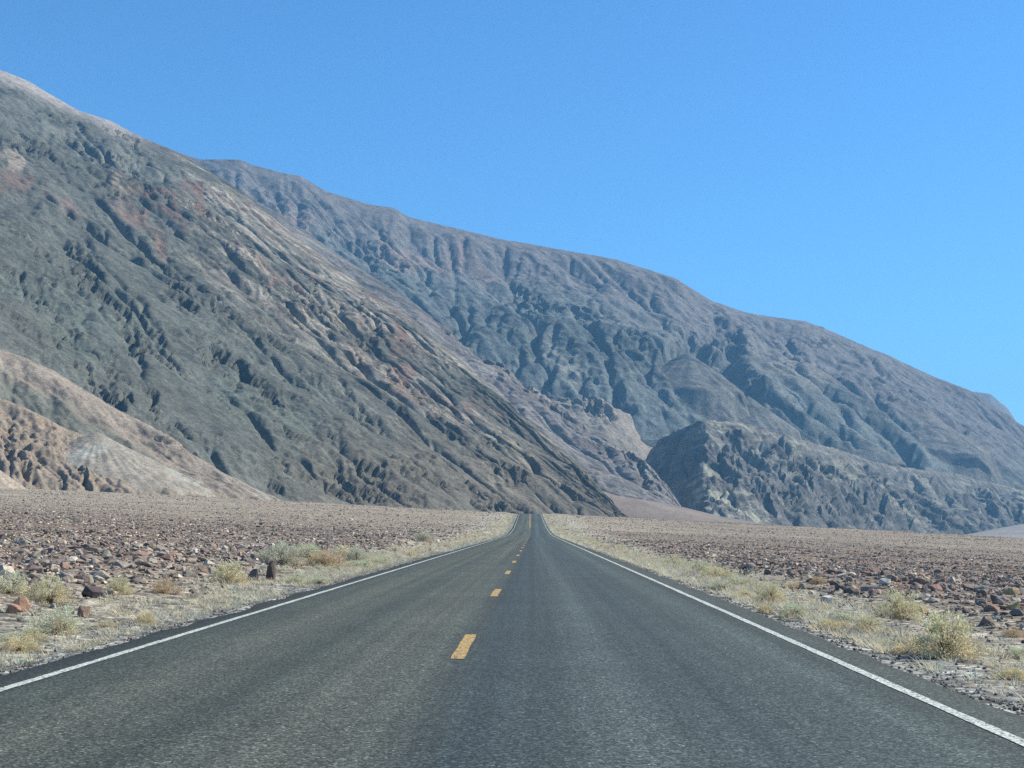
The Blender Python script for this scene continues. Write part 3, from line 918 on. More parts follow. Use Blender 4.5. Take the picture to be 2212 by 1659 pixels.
def paint_e(P):
    px, py = P['PX'], P['PY']
    n = fbm(P['X'] / 16, P['Y'] / 16 + P['Z'] / 8, 5, 692)
    c = np.empty(px.shape + (3,)); c[:] = (0.222, 0.184, 0.142)
    c = lerp(c, (0.215, 0.165, 0.125), 0.7 * sstep(0, 0.35, n))
    c = lerp(c, (0.255, 0.232, 0.192), 0.85 * P['apron'])
    c = lerp(c, (0.31, 0.31, 0.265), 0.7 * blob(P, 180, 985, 120, 24, 8, 0.5, 693))
    c = lerp(c, (0.29, 0.288, 0.245), 0.7 * blob(P, 390, 1030, 160, 40, 35, 0.4, 694))
    return np.clip(c * (1 + 0.25 * n)[..., None], 0.02, 0.6)


mountain('foothill', 'eroded pale tan foothill with dark hollows at the left edge',
         [(-330, 700, 572, 505, 1055), (-200, 770, 572, 500, 1060), (0, 863, 570, 496, 1070), (50, 880, 569, 496, 1072), (100, 906, 567, 496, 1075), (150, 932, 565, 496, 1078), (220, 957, 562, 498, 1082), (300, 987, 558, 500, 1086), (340, 1007, 556, 502, 1088),
          (400, 1037, 553, 508, 1092), (450, 1062, 552, 514, 1096), (500, 1085, 553, 524, 1100), (560, 1110, 560, 540, 1110)],
         320, 130, lambda u: u ** 0.9, shape_e, paint_e, mat_e, smooth_cols=4, water=(0.03, 0.42, 30, 26, 0.08, 1.0, 14))


def shape_e3(P):
    return 0.5 * fbm(P['X'] / 12, P['Y'] / 12, 4, 701) * sstep(0, 0.2, P['u'])


def paint_e3(P):
    c = np.empty(P['X'].shape + (3,)); c[:] = (0.31, 0.26, 0.20)
    return c * (1 + 0.2 * fbm(P['X'] / 8, P['Y'] / 8, 4, 702))[..., None]


mountain('foothill', 'small smooth tan mound at the left edge above the fan',
         [(-330, 960, 505, 484, 1060), (-120, 975, 503, 484, 1070), (0, 1016, 500, 484, 1075), (25, 1032, 499, 484, 1075), (50, 1050, 498, 485, 1078), (80, 1072, 497, 487, 1085)],
         90, 30, lambda u: u, shape_e3, paint_e3, mat_e)

# ------------------------------------------------------------------ road
ys = np.concatenate([np.arange(-40, 120, 1.0), np.arange(120, 760, 3.0)])


def strip(d0, d1, lift, y, ncol=2, jit=0.0):
    y = np.asarray(y, float)
    dd = np.linspace(d0, d1, ncol)
    X = road_x(y)[:, None] + dd[None, :]
    if jit:
        X[:, 0] += jit * fbm(y * 0.9, y * 0 + 3.3, 4, 801) * 1.6
        X[:, -1] += jit * fbm(y * 0.9, y * 0 + 8.3, 4, 802) * 1.6
    Y = np.repeat(y[:, None], ncol, 1)
    Z = road_z(Y) + lift
    return np.stack([X, Y, Z], -1).reshape(-1, 3), grid_faces(len(y), ncol)[:, ::-1]


def asphalt_material(name):
    m = NT(name, 0.82, 0.35)
    v = m.coords()
    sx = m.n('ShaderNodeSeparateXYZ'); m.l(v, sx.inputs[0])
    cells = m.n('ShaderNodeTexVoronoi', i_Scale=64.0); m.l(v, cells.inputs['Vector'])
    sc_ = m.n('ShaderNodeSeparateColor'); m.l(cells.outputs['Color'], sc_.inputs[0])
    ag = m.ramp(sc_.outputs[0], [(0.0, 0.27), (0.45, 0.8), (0.72, 1.4), (0.9, 2.0), (0.985, 2.8), (1.0, 5.0)])
    fine = m.ramp(m.noise(v, 160.0, 2, 0.6), [(0.3, 0.65), (0.7, 1.35)])
    # long streaks of wear along the lanes
    sv = m.coords((2.4, 0.010, 1.0))
    wear = m.ramp(m.noise(sv, 1.0, 5, 0.65), [(0.3, 0.64), (0.7, 1.38)])
    patch = m.ramp(m.noise(v, 0.35, 6, 0.7), [(0.3, 0.84), (0.7, 1.16)])
    # the two lanes: the far one paved a little paler and warmer
    lane = m.ramp(m.math('ADD', m.math('MULTIPLY', sx.outputs[0], 0.08), 0.5),
                  [(0.13, (0.0291, 0.0314, 0.0228)), (0.19, (0.0388, 0.0468, 0.0358)), (0.255, (0.0607, 0.0647, 0.0465)), (0.32, (0.0425, 0.0506, 0.0394)), (0.385, (0.0656, 0.0698, 0.0513)), (0.435, (0.0437, 0.0506, 0.0406)), (0.465, (0.023, 0.0339, 0.0335)), (0.54, (0.0498, 0.0634, 0.0572)), (0.61, (0.0315, 0.0442, 0.0418)), (0.685, (0.0498, 0.0634, 0.0537)), (0.74, (0.0376, 0.0468, 0.0382)), (0.775, (0.0291, 0.0301, 0.0216))])
    c = m.mix(lane, ag); c = m.mix(c, fine); c = m.mix(c, wear); c = m.mix(c, patch)
    c = m.mix(c, (1.05, 1.08, 1.12))
    m.base(c)
    m.bump(m.math('ADD', sc_.outputs[1], m.noise(v, 90.0, 2, 0.6)), 0.6, 0.012)
    return m


ras = asphalt_material('asphalt')
vv, ff = strip(-3.87, 3.92, 0.0, ys, 17, 0.15)
# rounded edges fall to the gravel
vr = vv.reshape(len(ys), 17, 3)
ex = np.concatenate([vr[:, :1] + np.array([-0.16, 0, -0.12]), vr, vr[:, -1:] + np.array([0.16, 0, -0.12])], 1)
road = link('road', mesh_np('road', ex.reshape(-1, 3), grid_faces(len(ys), 19)[:, ::-1], None, True), ras.m,
            label='straight two-lane asphalt road rising to a crest', kind='structure')


def paint_material(name, colr, worn, scale=26.0):
    m = NT(name, 0.8, 0.2)
    v = m.coords()
    n = m.noise(v, scale, 5, 0.75)
    cells = m.n('ShaderNodeTexVoronoi', i_Scale=62.0); m.l(v, cells.inputs['Vector'])
    s_ = m.n('ShaderNodeSeparateColor'); m.l(cells.outputs['Color'], s_.inputs[0])
    f = m.math('ADD', m.math('MULTIPLY', n, 0.75), m.math('MULTIPLY', s_.outputs[0], 0.25))
    c = m.ramp(f, [(worn - 0.05, (0.06, 0.062, 0.06)), (worn + 0.07, colr)])
    m.base(m.mix(c, m.ramp(s_.outputs[1], [(0, 0.72), (1, 1.15)])))
    return m.m


white = paint_material('white_road_paint', (0.55, 0.58, 0.52), 0.43)
yellow = paint_material('yellow_road_paint', (0.50, 0.335, 0.125), 0.44)


def road_mark(name, d0, d1, y0, y1, mat, step=1.0, label=None):
    y = np.unique(np.concatenate([np.arange(y0, min(y1, 120), step), np.arange(max(y0, 120), y1, 3.0), [y1]]))
    a, b = strip(d0, d1, 0.005, y, 2, 0.012)
    return link(name, mesh_np(name, a, b), mat, parent=road, label=label)


road_mark('edge_line', -3.545, -3.45, -40, 740, white, 0.25, 'white line along the left road edge')
road_mark('edge_line', 3.45, 3.545, -40, 740, white, 0.25, 'white line along the right road edge')
for k in range(-3, 24):
    s = 13.5 + 12.19 * k
    if s > 300: break
    road_mark('centre_dash', -0.17, -0.035, s, s + 3.06, yellow, 0.25)
road_mark('centre_line', -0.16, -0.05, 306, 740, yellow, 1.0, 'solid yellow line climbing to the crest')
road_mark('centre_line', 0.05, 0.16, 306, 740, yellow, 1.0, 'solid yellow line climbing to the crest')

# ------------------------------------------------------------------ stones
PALETTE = [('purple-brown', (0.190, 0.140, 0.120), 24), ('dark brown', (0.112, 0.082, 0.066), 14), ('grey', (0.285, 0.240, 0.192), 18),
           ('pale cream', (0.56, 0.49, 0.395), 18), ('tan', (0.38, 0.29, 0.20), 14), ('ochre', (0.47, 0.34, 0.15), 2),
           ('grey-green', (0.265, 0.255, 0.20), 8), ('reddish brown', (0.26, 0.140, 0.098), 5)]
PW = np.array([p[2] for p in PALETTE], float); PW /= PW.sum()
PC = np.array([p[1] for p in PALETTE])
PC = PC * 0.68 + 0.32 * np.array([0.30, 0.250, 0.205])
PALETTE = [(p[0], tuple(PC[i]), p[2]) for i, p in enumerate(PALETTE)]


def hull_stone(n, seed, bevel=False, box=(1, 1, 1)):
    """an angular stone: hull of points on a rough ellipsoid, unit width"""
    r_ = np.random.default_rng(seed)
    bm = bmesh.new()
    k = 0
    pts = []
    while k < n:
        p = r_.normal(size=3); p /= np.linalg.norm(p)
        # push towards a box: flatter faces
        q = p / np.max(np.abs(p) ** 0.55)
        q = q / np.linalg.norm(q) * (np.linalg.norm(p / np.max(np.abs(p))) ** 0.6)
        pts.append(q * r_.uniform(0.82, 1.0)); k += 1
    for p in pts:
        bm.verts.new((p[0] * 0.5 * box[0], p[1] * 0.5 * box[1], p[2] * 0.5 * box[2]))
    res = bmesh.ops.convex_hull(bm, input=bm.verts)
    junk = [g for g in res['geom_interior'] if isinstance(g, bmesh.types.BMVert)]
    if junk: bmesh.ops.delete(bm, geom=junk, context='VERTS')
    loose = [v_ for v_ in bm.verts if not v_.link_faces]
    if loose: bmesh.ops.delete(bm, geom=loose, context='VERTS')
    if bevel:
        bmesh.ops.bevel(bm, geom=bm.edges[:], offset=0.06, segments=1, affect='EDGES', profile=0.6, clamp_overlap=True)
        bmesh.ops.triangulate(bm, faces=bm.faces[:])
    bmesh.ops.recalc_face_normals(bm, faces=bm.faces[:])
    bm.verts.index_update()
    V = np.array([v_.co[:] for v_ in bm.verts])
    T = np.array([[v_.index for v_ in f.verts] for f in bm.faces if len(f.verts) == 3])
    bm.free()
    return V, T


def stone_material(name, c=None):
    m = NT(name, 0.9, 0.2)
    v = m.coords()
    if c is None:
        src = m.n('ShaderNodeAttribute', attribute_name='tint').outputs['Color']
    else:
        rgb = m.n('ShaderNodeRGB'); rgb.outputs[0].default_value = (c[0], c[1], c[2], 1); src = rgb.outputs[0]
    k = 9.0 if c is None else 5.0
    n = m.noise(v, k, 6, 0.7)
    cc = m.mix(src, m.ramp(n, [(0.3, 0.68), (0.5, 1.0), (0.7, 1.35)]))
    cc = m.mix(cc, m.ramp(m.noise(v, k * 6, 3, 0.7), [(0.3, 0.8), (0.7, 1.2)]))
    m.base(cc)
    m.bump(n, 0.5, 0.02 if c is None else 0.06)
    return m.m


mat_stone = stone_material('field_stone')
PROTO = [hull_stone(9, 1000 + i, False, (1, random.uniform(0.7, 1), random.uniform(0.5, 0.85))) for i in range(28)]
PROTO_FAR = [hull_stone(6, 1100 + i, False, (1, random.uniform(0.7, 1), random.uniform(0.6, 0.9))) for i in range(14)]


def scatter_points(y0, y1, density, dmin, side):
    out = []
    n = int(density * 0.5 * (y1 - y0) * (0.44 * (y0 + y1)))
    y = np.sqrt(rng.uniform(y0 ** 2, y1 ** 2, n))
    x = side * rng.uniform(0, 1, n) * 0.44 * y
    d = np.abs(x - road_x(y))
    k = d > dmin
    return x[k], y[k], d[k]


sx_, sy2, ss = [], [], []
for side in (-1, 1):
    for (y0, y1, dens, mu, sg, lo, hi) in [(9, 24, 56, 0.075, 0.55, 0.03, 0.34), (24, 48, 34, 0.098, 0.58, 0.045, 0.42), (48, 85, 12.0, 0.135, 0.42, 0.08, 0.42), (85, 150, 4.0, 0.19, 0.36, 0.1, 0.45),
                                           (150, 300, 1.0, 0.26, 0.35, 0.14, 0.6), (300, 505, 0.34, 0.34, 0.35, 0.18, 0.8)]:
        x, y, d = scatter_points(y0, y1, dens, 4.9, side)
        cl = fbm(x * 0.25, y * 0.13, 3, 900 + (side > 0))
        lim = 7.0 + 1.2 * fbm(x * 0.3, y * 0.12, 2, 905)
        keep = rng.random(len(x)) < np.clip(0.72 + 0.9 * cl, 0.12, 1) * (0.22 + 0.78 * sstep(lim - 1.8, lim + 0.3, d))
        x, y, d = x[keep], y[keep], d[keep]
        s = np.clip(mu * np.exp(sg * rng.normal(size=len(x))), lo, hi)
        if side > 0: s = s * 0.88
        s = s * (0.45 + 0.55 * sstep(5.5, 8.0, d))
        sx_.append(x); sy2.append(y); ss.append(s)
SX, SY, SS = np.concatenate(sx_), np.concatenate(sy2), np.concatenate(ss)
SZ = ground_z(SX, SY)
SCI = rng.choice(len(PALETTE), len(SX), p=PW)
right_pale = (SX > 0) & (rng.random(len(SX)) < 0.45)
SCI[right_pale & np.isin(SCI, (3, 4, 2))] = rng.choice([0, 1, 7, 6], int((right_pale & np.isin(SCI, (3, 4, 2))).sum()))
spx, spy = project(SX, SY, SZ)
inframe = (spx > 10) & (spx < 2200) & (spy < 1640)
app = np.where(inframe & (SY < 70), SS / SY, 0)
order = np.argsort(-app)
N_SINGLE = 262
single = order[:N_SINGLE]
mask = np.ones(len(SX), bool); mask[single] = False


def merge(idx, protos, seed):
    r_ = np.random.default_rng(seed)
    which = r_.integers(0, len(protos), len(idx))
    VV, FF, CC = [], [], []
    base = 0
    for p, (V, T) in enumerate(protos):
        ii = idx[which == p]
        n = len(ii)
        if not n: continue
        a = r_.uniform(0, 6.2832, n); t = r_.normal(0, 0.25, n)
        sc3 = SS[ii][:, None] * r_.uniform(0.75, 1.25, (n, 3)) * np.array([1, 1, 0.85])
        P = V[None] * sc3[:, None, :]
        ct, st = np.cos(t)[:, None], np.sin(t)[:, None]
        y_ = P[..., 1] * ct - P[..., 2] * st; z_ = P[..., 1] * st + P[..., 2] * ct
        ca, sa = np.cos(a)[:, None], np.sin(a)[:, None]
        x2 = P[..., 0] * ca - y_ * sa; y2 = P[..., 0] * sa + y_ * ca
        lift = SZ[ii] + 0.13 * SS[ii]
        W = np.stack([x2 + SX[ii][:, None], y2 + SY[ii][:, None], z_ + lift[:, None]], -1)
        VV.append(W.reshape(-1, 3))
        FF.append((T[None] + (np.arange(n) * len(V))[:, None, None] + base).reshape(-1, 3))
        base += n * len(V)
        col = PC[SCI[ii]] * r_.uniform(0.75, 1.3, (n, 1))
        CC.append(np.repeat(col, len(V), 0))
    return np.concatenate(VV), np.concatenate(FF), np.concatenate(CC)


idx_all = np.nonzero(mask)[0]
near_i = idx_all[SY[idx_all] < 100]; far_i = idx_all[SY[idx_all] >= 100]
v1, f1, c1 = merge(near_i, PROTO, 5); v2, f2, c2 = merge(far_i, PROTO_FAR, 6)
link('field_stones', mesh_np('field_stones', np.concatenate([v1, v2]), np.concatenate([f1, f2 + len(v1)]), np.concatenate([c1, c2])),
     mat_stone, label='countless small stones strewn over the desert fan', kind='stuff')

# ------------------------------------------------------------------ landmark boulders, each built for itself
STONE_MAT = {p[0]: stone_material('stone_' + p[0].replace('-', '_').replace(' ', '_'), p[1]) for p in PALETTE}
STONE_MAT['orange-brown'] = stone_material('stone_orange_brown', (0.36, 0.215, 0.145))
STONE_MAT['white'] = stone_material('stone_white', (0.60, 0.56, 0.50))
STONE_MAT['plum brown'] = stone_material('stone_plum_brown', (0.115, 0.088, 0.080))


def rough_boulder(seed, box, n=16):
    V, T = hull_stone(n, seed, True, box)
    return mesh_np('boulder', V, T, None, False)


landmarks = []


def boulder(name, px, py, wpx, hpx, deep, colour, seed, label, rot=0.0, tilt=0.0, cat='boulder', n=16, sink=0.08):
    x, y, z = ground_at_pixel(px, py)
    s = y / 3000.0
    w, h = wpx * s, hpx * s
    V, T = hull_stone(n, seed, True, (1, 1, 1))
    V = V / (V.max(0) - V.min(0))
    V = V - (V.max(0) + V.min(0)) / 2
    M = Matrix.Rotation(tilt, 3, 'Y')
    V = V * np.array([w, w * deep, h * 1.08])
    V = V @ np.array(M).T
    V[:, 2] -= V[:, 2].min() + sink * h
    me = mesh_np(name, V, T)
    o = link(name, me, STONE_MAT[colour], label=label, cat=cat)
    o.location = (x, y + w * deep * 0.4, z)
    o.rotation_euler = (0, 0, rot)
    landmarks.append((x, y, o, label))
    return o


boulder('standing_stone', 585, 1254, 24, 42, 0.9, 'plum brown', 2001, 'tall pointed dark stone standing upright on the left verge', 0.5, 0.04, 'stone', 14)
boulder('leaning_stone', 547, 1254, 28, 28, 0.6, 'dark brown', 2012, 'squat dark stone leaning left of the tall standing stone', -0.4, 0.35, 'stone', 12)
boulder('slab_boulder', 197, 1292, 50, 25, 0.7, 'plum brown', 2003, 'long blocky brown boulder lying between the straw bush and the small yellow bush', 0.35, 0.03)
boulder('boulder', 42, 1322, 38, 32, 0.8, 'orange-brown', 2004, 'large orange-brown boulder at the left edge beside the green bush', 0.2, 0.2)
boulder('boulder', 26, 1326, 28, 22, 0.8, 'orange-brown', 2005, 'smaller orange-brown boulder leaning on the large orange one at the left edge', 0.9, 0.1)
boulder('boulder', 176, 1333, 27, 22, 0.9, 'reddish brown', 2006, 'rounded red-brown boulder right of the pale green bush on the left', 0.4, 0.0)
boulder('boulder', 179, 1263, 25, 22, 0.8, 'purple-brown', 2007, 'angular brown boulder among the left stones above the long blocky one', 0.7, 0.1)
boulder('boulder', 415, 1283, 20, 12, 0.8, 'tan', 2008, 'low tan boulder lying alone on the left shoulder gravel', 0.1, 0.0)
boulder('boulder', 643, 1252, 22, 11, 0.8, 'purple-brown', 2009, 'low brown boulder on the left verge just past the standing stone', 0.1, 0.0)
boulder('boulder', 1787, 1303, 23, 17, 0.8, 'white', 2010, 'white blocky boulder on the right verge between the bushes', 0.3, 0.05)
boulder('boulder', 1755, 1284, 13, 8, 0.7, 'pale cream', 2011, 'flat cream stone on the right verge behind the white boulder', 0.2, 0.0, 'stone')
boulder('boulder', 1915, 1266, 24, 15, 0.8, 'white', 2013, 'pale white stone at the edge of the right stone field', 0.6, 0.1, 'stone')
boulder('boulder', 1882, 1277, 36, 14, 0.7, 'grey', 2014, 'long low grey boulder left of the pale white stone on the right', 0.25, 0.0)
boulder('boulder', 1992, 1268, 35, 19, 0.8, 'dark brown', 2015, 'big dark boulder in the right stone field above the bush', 0.3, 0.1)
boulder('boulder', 2126, 1292, 30, 17, 0.8, 'purple-brown', 2016, 'dark brown bush-side boulder in the stone field behind the largest right bush', 0.8, 0.1)
boulder('boulder', 1916, 1250, 22, 17, 0.8, 'dark brown', 2017, 'dark block standing out of the middle of the right stone field', 0.4, 0.1)
boulder('boulder', 1803, 1241, 36, 11, 0.6, 'dark brown', 2018, 'long dark ledge-like boulder in the right stone field', 0.05, 0.0)
boulder('boulder', 1622, 1229, 24, 14, 0.8, 'grey', 2019, 'grey boulder at the road side of the right stone field', 0.3, 0.1)
boulder('boulder', 1992, 1400, 20, 10, 0.7, 'dark brown', 2020, 'flat dark stone at the foot of the largest right bush by the asphalt', 0.2, 0.0, 'stone')
boulder('boulder', 1857, 1351, 17, 10, 0.7, 'dark brown', 2021, 'small dark stone at the asphalt edge left of the largest right bush', 0.3, 0.0, 'stone')

# ------------------------------------------------------------------ bushes


def bush_meshes(seed, leaf_a, leaf_b, nl=1300, ns=70, open_=0.62):
    """twiggy dome, one unit wide: foliage (many small leaf faces in clumps) and stems"""
    r_ = np.random.default_rng(seed)
    ncl = 110
    th = r_.uniform(0, 6.2832, ncl); el = np.arcsin(r_.uniform(0.0, 1, ncl) ** 1.25)
    rc = r_.uniform(open_, 1.0, ncl)
    lump = 1 + 0.22 * np.sin(th * 3 + seed) + 0.12 * np.sin(th * 5 + seed * 2)
    cen = np.stack([np.cos(th) * np.cos(el) * rc * lump * 0.52, np.sin(th) * np.cos(el) * rc * lump * 0.52, np.sin(el) * rc * 0.56 + 0.02], -1)
    which = r_.integers(0, ncl, nl)
    P = cen[which] + r_.normal(0, 0.045, (nl, 3)) * np.array([1, 1, 0.8])
    P[:, 2] = np.abs(P[:, 2])
    out = P / (np.linalg.norm(P, axis=1, keepdims=True) + 1e-6)
    dirn = out * 0.8 + r_.normal(0, 0.6, (nl, 3)) + np.array([0, 0, 0.35]); dirn /= np.linalg.norm(dirn, axis=1, keepdims=True)
    sd = np.cross(dirn, r_.normal(size=(nl, 3))); sd /= np.linalg.norm(sd, axis=1, keepdims=True)
    L = r_.uniform(0.009, 0.022, (nl, 1)); Wd = L * r_.uniform(0.3, 0.6, (nl, 1))
    q = np.stack([P - dirn * L, P + sd * Wd, P + dirn * L, P - sd * Wd], 1)
    F_ = (np.arange(nl) * 4)[:, None] + np.arange(4)[None]
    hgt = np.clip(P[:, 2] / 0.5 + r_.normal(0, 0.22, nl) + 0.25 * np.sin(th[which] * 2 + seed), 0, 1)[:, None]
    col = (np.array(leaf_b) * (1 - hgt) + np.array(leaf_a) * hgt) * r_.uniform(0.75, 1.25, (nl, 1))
    fol = mesh_np('foliage', q.reshape(-1, 3), F_, np.repeat(col, 4, 0))
    # stems fanning out from the root
    VV, FF = [], []
    for k in range(ns):
        c = cen[r_.integers(0, ncl)] * r_.uniform(0.7, 1.1)
        mid = c * 0.5 + np.array([0, 0, 0.06]) + r_.normal(0, 0.02, 3)
        pts = [r_.normal(0, 0.02, 3) * np.array([1, 1, 0]) - np.array([0, 0, 0.03]), mid, c]
        rad_ = [0.009, 0.006, 0.002]
        b0 = len(VV)
        for p, w in zip(pts, rad_):
            for j in range(3):
                VV.append(p + w * np.array([math.cos(j * 2.094), math.sin(j * 2.094), 0.2 * j - 0.2]))
        for s_ in range(2):
            for j in range(3):
                a = b0 + s_ * 3 + j; b = b0 + s_ * 3 + (j + 1) % 3
                FF.append((a, b, b + 3, a + 3))
    st = mesh_np('stems', np.array(VV), np.array(FF))
    return fol, st


mleaf = NT('dry_leaf', 0.9, 0.1)
mleaf.base(mleaf.mix(mleaf.n('ShaderNodeAttribute', attribute_name='tint').outputs['Color'],
                     mleaf.ramp(mleaf.noise(mleaf.coords(), 6.0, 3, 0.6), [(0.3, 0.8), (0.7, 1.2)])))
tr = mleaf.n('ShaderNodeBsdfTranslucent'); mx = mleaf.n('ShaderNodeMixShader', i_Fac=0.35)
mleaf.l(mleaf.p.inputs['Base Color'].links[0].from_socket, tr.inputs['Color'])
mleaf.l(mleaf.p.outputs[0], mx.inputs[1]); mleaf.l(tr.outputs[0], mx.inputs[2])
mleaf.l(mx.outputs[0], mleaf.t.nodes['Material Output'].inputs['Surface'])
mtwig = NT('dry_twig', 0.95, 0.1)
mtwig.base(mtwig.ramp(mtwig.noise(mtwig.coords(), 12.0, 3, 0.6), [(0.3, (0.20, 0.145, 0.085)), (0.7, (0.33, 0.25, 0.15))]))

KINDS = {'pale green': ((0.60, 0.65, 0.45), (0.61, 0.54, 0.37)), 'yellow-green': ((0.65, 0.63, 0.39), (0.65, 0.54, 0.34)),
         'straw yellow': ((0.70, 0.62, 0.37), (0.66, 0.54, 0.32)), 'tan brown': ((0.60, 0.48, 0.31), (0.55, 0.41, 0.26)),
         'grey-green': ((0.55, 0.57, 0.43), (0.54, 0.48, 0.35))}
BM = {}
for i, (kname, (la, lb)) in enumerate(KINDS.items()):
    BM[kname] = [bush_meshes(50 + i * 7 + j, la, lb, 6500 if j < 2 else 1600, 90 if j < 2 else 34, 0.5 + 0.1 * (j % 2)) for j in range(3)]


def bush(x, y, z, w, kname, variant, label, group, rot, hscale=1.0):
    o = empty('desert_bush', (x, y, z - 0.01), label, 'bush', group)
    o.rotation_euler = (0, 0, rot)
    o.scale = (w, w, w * hscale)
    fol, st = BM[kname][variant]
    link('foliage', fol, mleaf.m, parent=o)
    link('stems', st, mtwig.m, parent=o)
    return o


L_, R__ = 'left verge', 'right verge'
NEAR = [  # px, base py, width px, kind, label, height factor
    (18, 1286, 104, 'pale green', 'pale green bush cut by the left edge, behind the large orange boulder', 0.9),
    (104, 1306, 106, 'yellow-green', 'large yellow-green bush left of the long blocky boulder', 1.0),
    (128, 1372, 118, 'pale green', 'bright pale green bush between the orange and red-brown boulders', 0.95),
    (256, 1284, 68, 'yellow-green', 'small yellow-green bush just right of the long blocky boulder', 1.0),
    (354, 1284, 72, 'tan brown', 'tan brown bush by itself on the left stones', 0.9),
    (314, 1350, 50, 'straw yellow', 'small straw bush near the left white line', 1.1),
    (495, 1262, 100, 'yellow-green', 'wide yellow-green bush left of the leaning stone', 0.9),
    (612, 1222, 105, 'grey-green', 'grey-green bush directly behind the standing stone', 0.95),
    (570, 1206, 40, 'grey-green', 'little grey bush at the far side of the standing stones', 0.9),
    (660, 1210, 90, 'pale green', 'pale green bush beyond the standing stone, left of the tan one', 0.8),
    (704, 1226, 100, 'tan brown', 'tan bush beyond the standing stone, close to the white line', 0.7),
    (742, 1205, 60, 'yellow-green', 'yellow-green bush behind the far tan bush on the left', 0.8),
    (640, 1262, 60, 'pale green', 'low pale green bush right of the standing stone', 0.7),
    (690, 1262, 55, 'pale green', 'low pale green bush between standing stone and white line', 0.6),
    (770, 1216, 58, 'grey-green', 'grey dome-shaped bush on the left, first of the far row', 1.1),
    (782, 1228, 66, 'pale green', 'low green bush in front of the grey dome-shaped bush', 0.6),
    (818, 1220, 62, 'pale green', 'low green bush right of the grey dome-shaped bush', 0.6),
    (914, 1170, 52, 'grey-green', 'grey-green bush standing above the far left verge', 0.8),
    (20, 1388, 60, 'pale green', 'pale green tuft in the lower left corner of the verge', 0.7),
    (42, 1412, 90, 'straw yellow', 'straw-coloured bush at the lower left edge beside the asphalt', 0.8),
    (70, 1386, 80, 'yellow-green', 'yellow bush in front of the bright pale green bush', 0.7),
    (230, 1356, 50, 'yellow-green', 'low tuft between the red-brown boulder and the asphalt', 0.6),
    (2043, 1424, 182, 'yellow-green', 'largest bush of all, round and straw-green, on the right verge', 1.02),
    (1946, 1337, 112, 'yellow-green', 'big yellow-green bush behind the largest bush on the right', 0.95),
    (1664, 1302, 78, 'yellow-green', 'round pale bush on the right with the straw tuft at its foot', 1.05),
    (1714, 1334, 66, 'pale green', 'pale green bush right of the round one, by the asphalt', 0.95),
    (1652, 1324, 44, 'straw yellow', 'straw tuft at the foot of the round right-hand bush', 0.9),
    (1555, 1276, 56, 'grey-green', 'grey-green bush on the right, second before the round bush', 0.8),
    (1595, 1268, 74, 'pale green', 'spreading pale green bush on the right left of the round bush', 0.7),
    (1545, 1250, 80, 'yellow-green', 'spreading yellow-green bush on the right verge farther up', 0.6),
    (1513, 1234, 60, 'pale green', 'pale green bush on the right verge before the far row', 0.8),
    (1455, 1220, 54, 'yellow-green', 'yellow-green bush leading the far row on the right', 0.7),
    (1876, 1365, 84, 'yellow-green', 'yellow-green bush left of the largest bush on the right', 0.8),
    (1822, 1344, 60, 'pale green', 'pale green bush with red-brown patch behind the asphalt edge', 0.7),
    (1820, 1356, 40, 'tan brown', 'reddish tan tuft in front of the pale green bush on the right', 0.6),
    (1790, 1360, 70, 'straw yellow', 'bright straw bush at the asphalt edge below the white boulder', 0.6),
    (1908, 1398, 54, 'pale green', 'low pale green bush at the left foot of the largest bush', 0.6),
    (1958, 1412, 78, 'straw yellow', 'straw bush at the asphalt edge before the largest bush', 0.55),
    (2190, 1378, 60, 'tan brown', 'tan bush behind the largest bush at the right edge', 0.7),
    (2198, 1424, 70, 'pale green', 'pale green bush cut by the right edge', 0.8),
    (2180, 1470, 84, 'straw yellow', 'straw bush at the right edge close to the asphalt', 0.7),
    (1720, 1273, 60, 'tan brown', 'rusty tan bush on the right stones behind the round bush', 0.5),
    (1768, 1262, 40, 'tan brown', 'small tan bush on the right stones behind the flat cream stone', 0.8),
    (1610, 1290, 50, 'straw yellow', 'straw bush at the asphalt edge left of the round bush', 0.6),
]
for i, (px, py, w, kname, label, hs) in enumerate(NEAR):
    x, y, z = ground_at_pixel(px, py)
    wm = w * y / 3000.0
    yb = y + wm * 0.35
    bush(x * yb / y, yb, float(ground_z(x * yb / y, yb)), wm * 0.95, kname, i % 2, label, 'bushes along the roadside', random.uniform(0, 6.28), hs)

kn = list(KINDS)
for side in (-1, 1):
    y = 36.0 if side < 0 else 42.0
    cnt = 0
    ORDW = 'first second third fourth fifth sixth seventh eighth ninth tenth eleventh twelfth thirteenth fourteenth fifteenth sixteenth seventeenth eighteenth nineteenth twentieth'.split()
    seen = {}
    while y < 470 and cnt < 115:
        d = random.uniform(4.7, 6.6) + max(0, (y - 60)) / 400 * random.uniform(0, 6)
        x = float(road_x(y)) + side * d
        w = random.uniform(0.35, 0.8) * (1 + min(y, 300) / 500)
        kname = random.choices(kn, [4, 4, 4, 2, 1])[0]
        sname = 'left' if side < 0 else 'right'
        c_ = seen.get(kname, 0); seen[kname] = c_ + 1
        lab = ('%s %s bush of the far row, %s verge, from the near end' % (ORDW[c_], kname, sname) if c_ < 20
               else 'tiny %s bush on the %s verge towards the crest' % (kname, sname))
        bush(x, y, float(ground_z(x, y)), w, kname, 2, lab,
             'far bushes of the %s verge' % sname, random.uniform(0, 6.28), random.uniform(0.5, 0.85))
        y += random.uniform(0.6, 2.2) * (1 + y / 80)
        cnt += 1

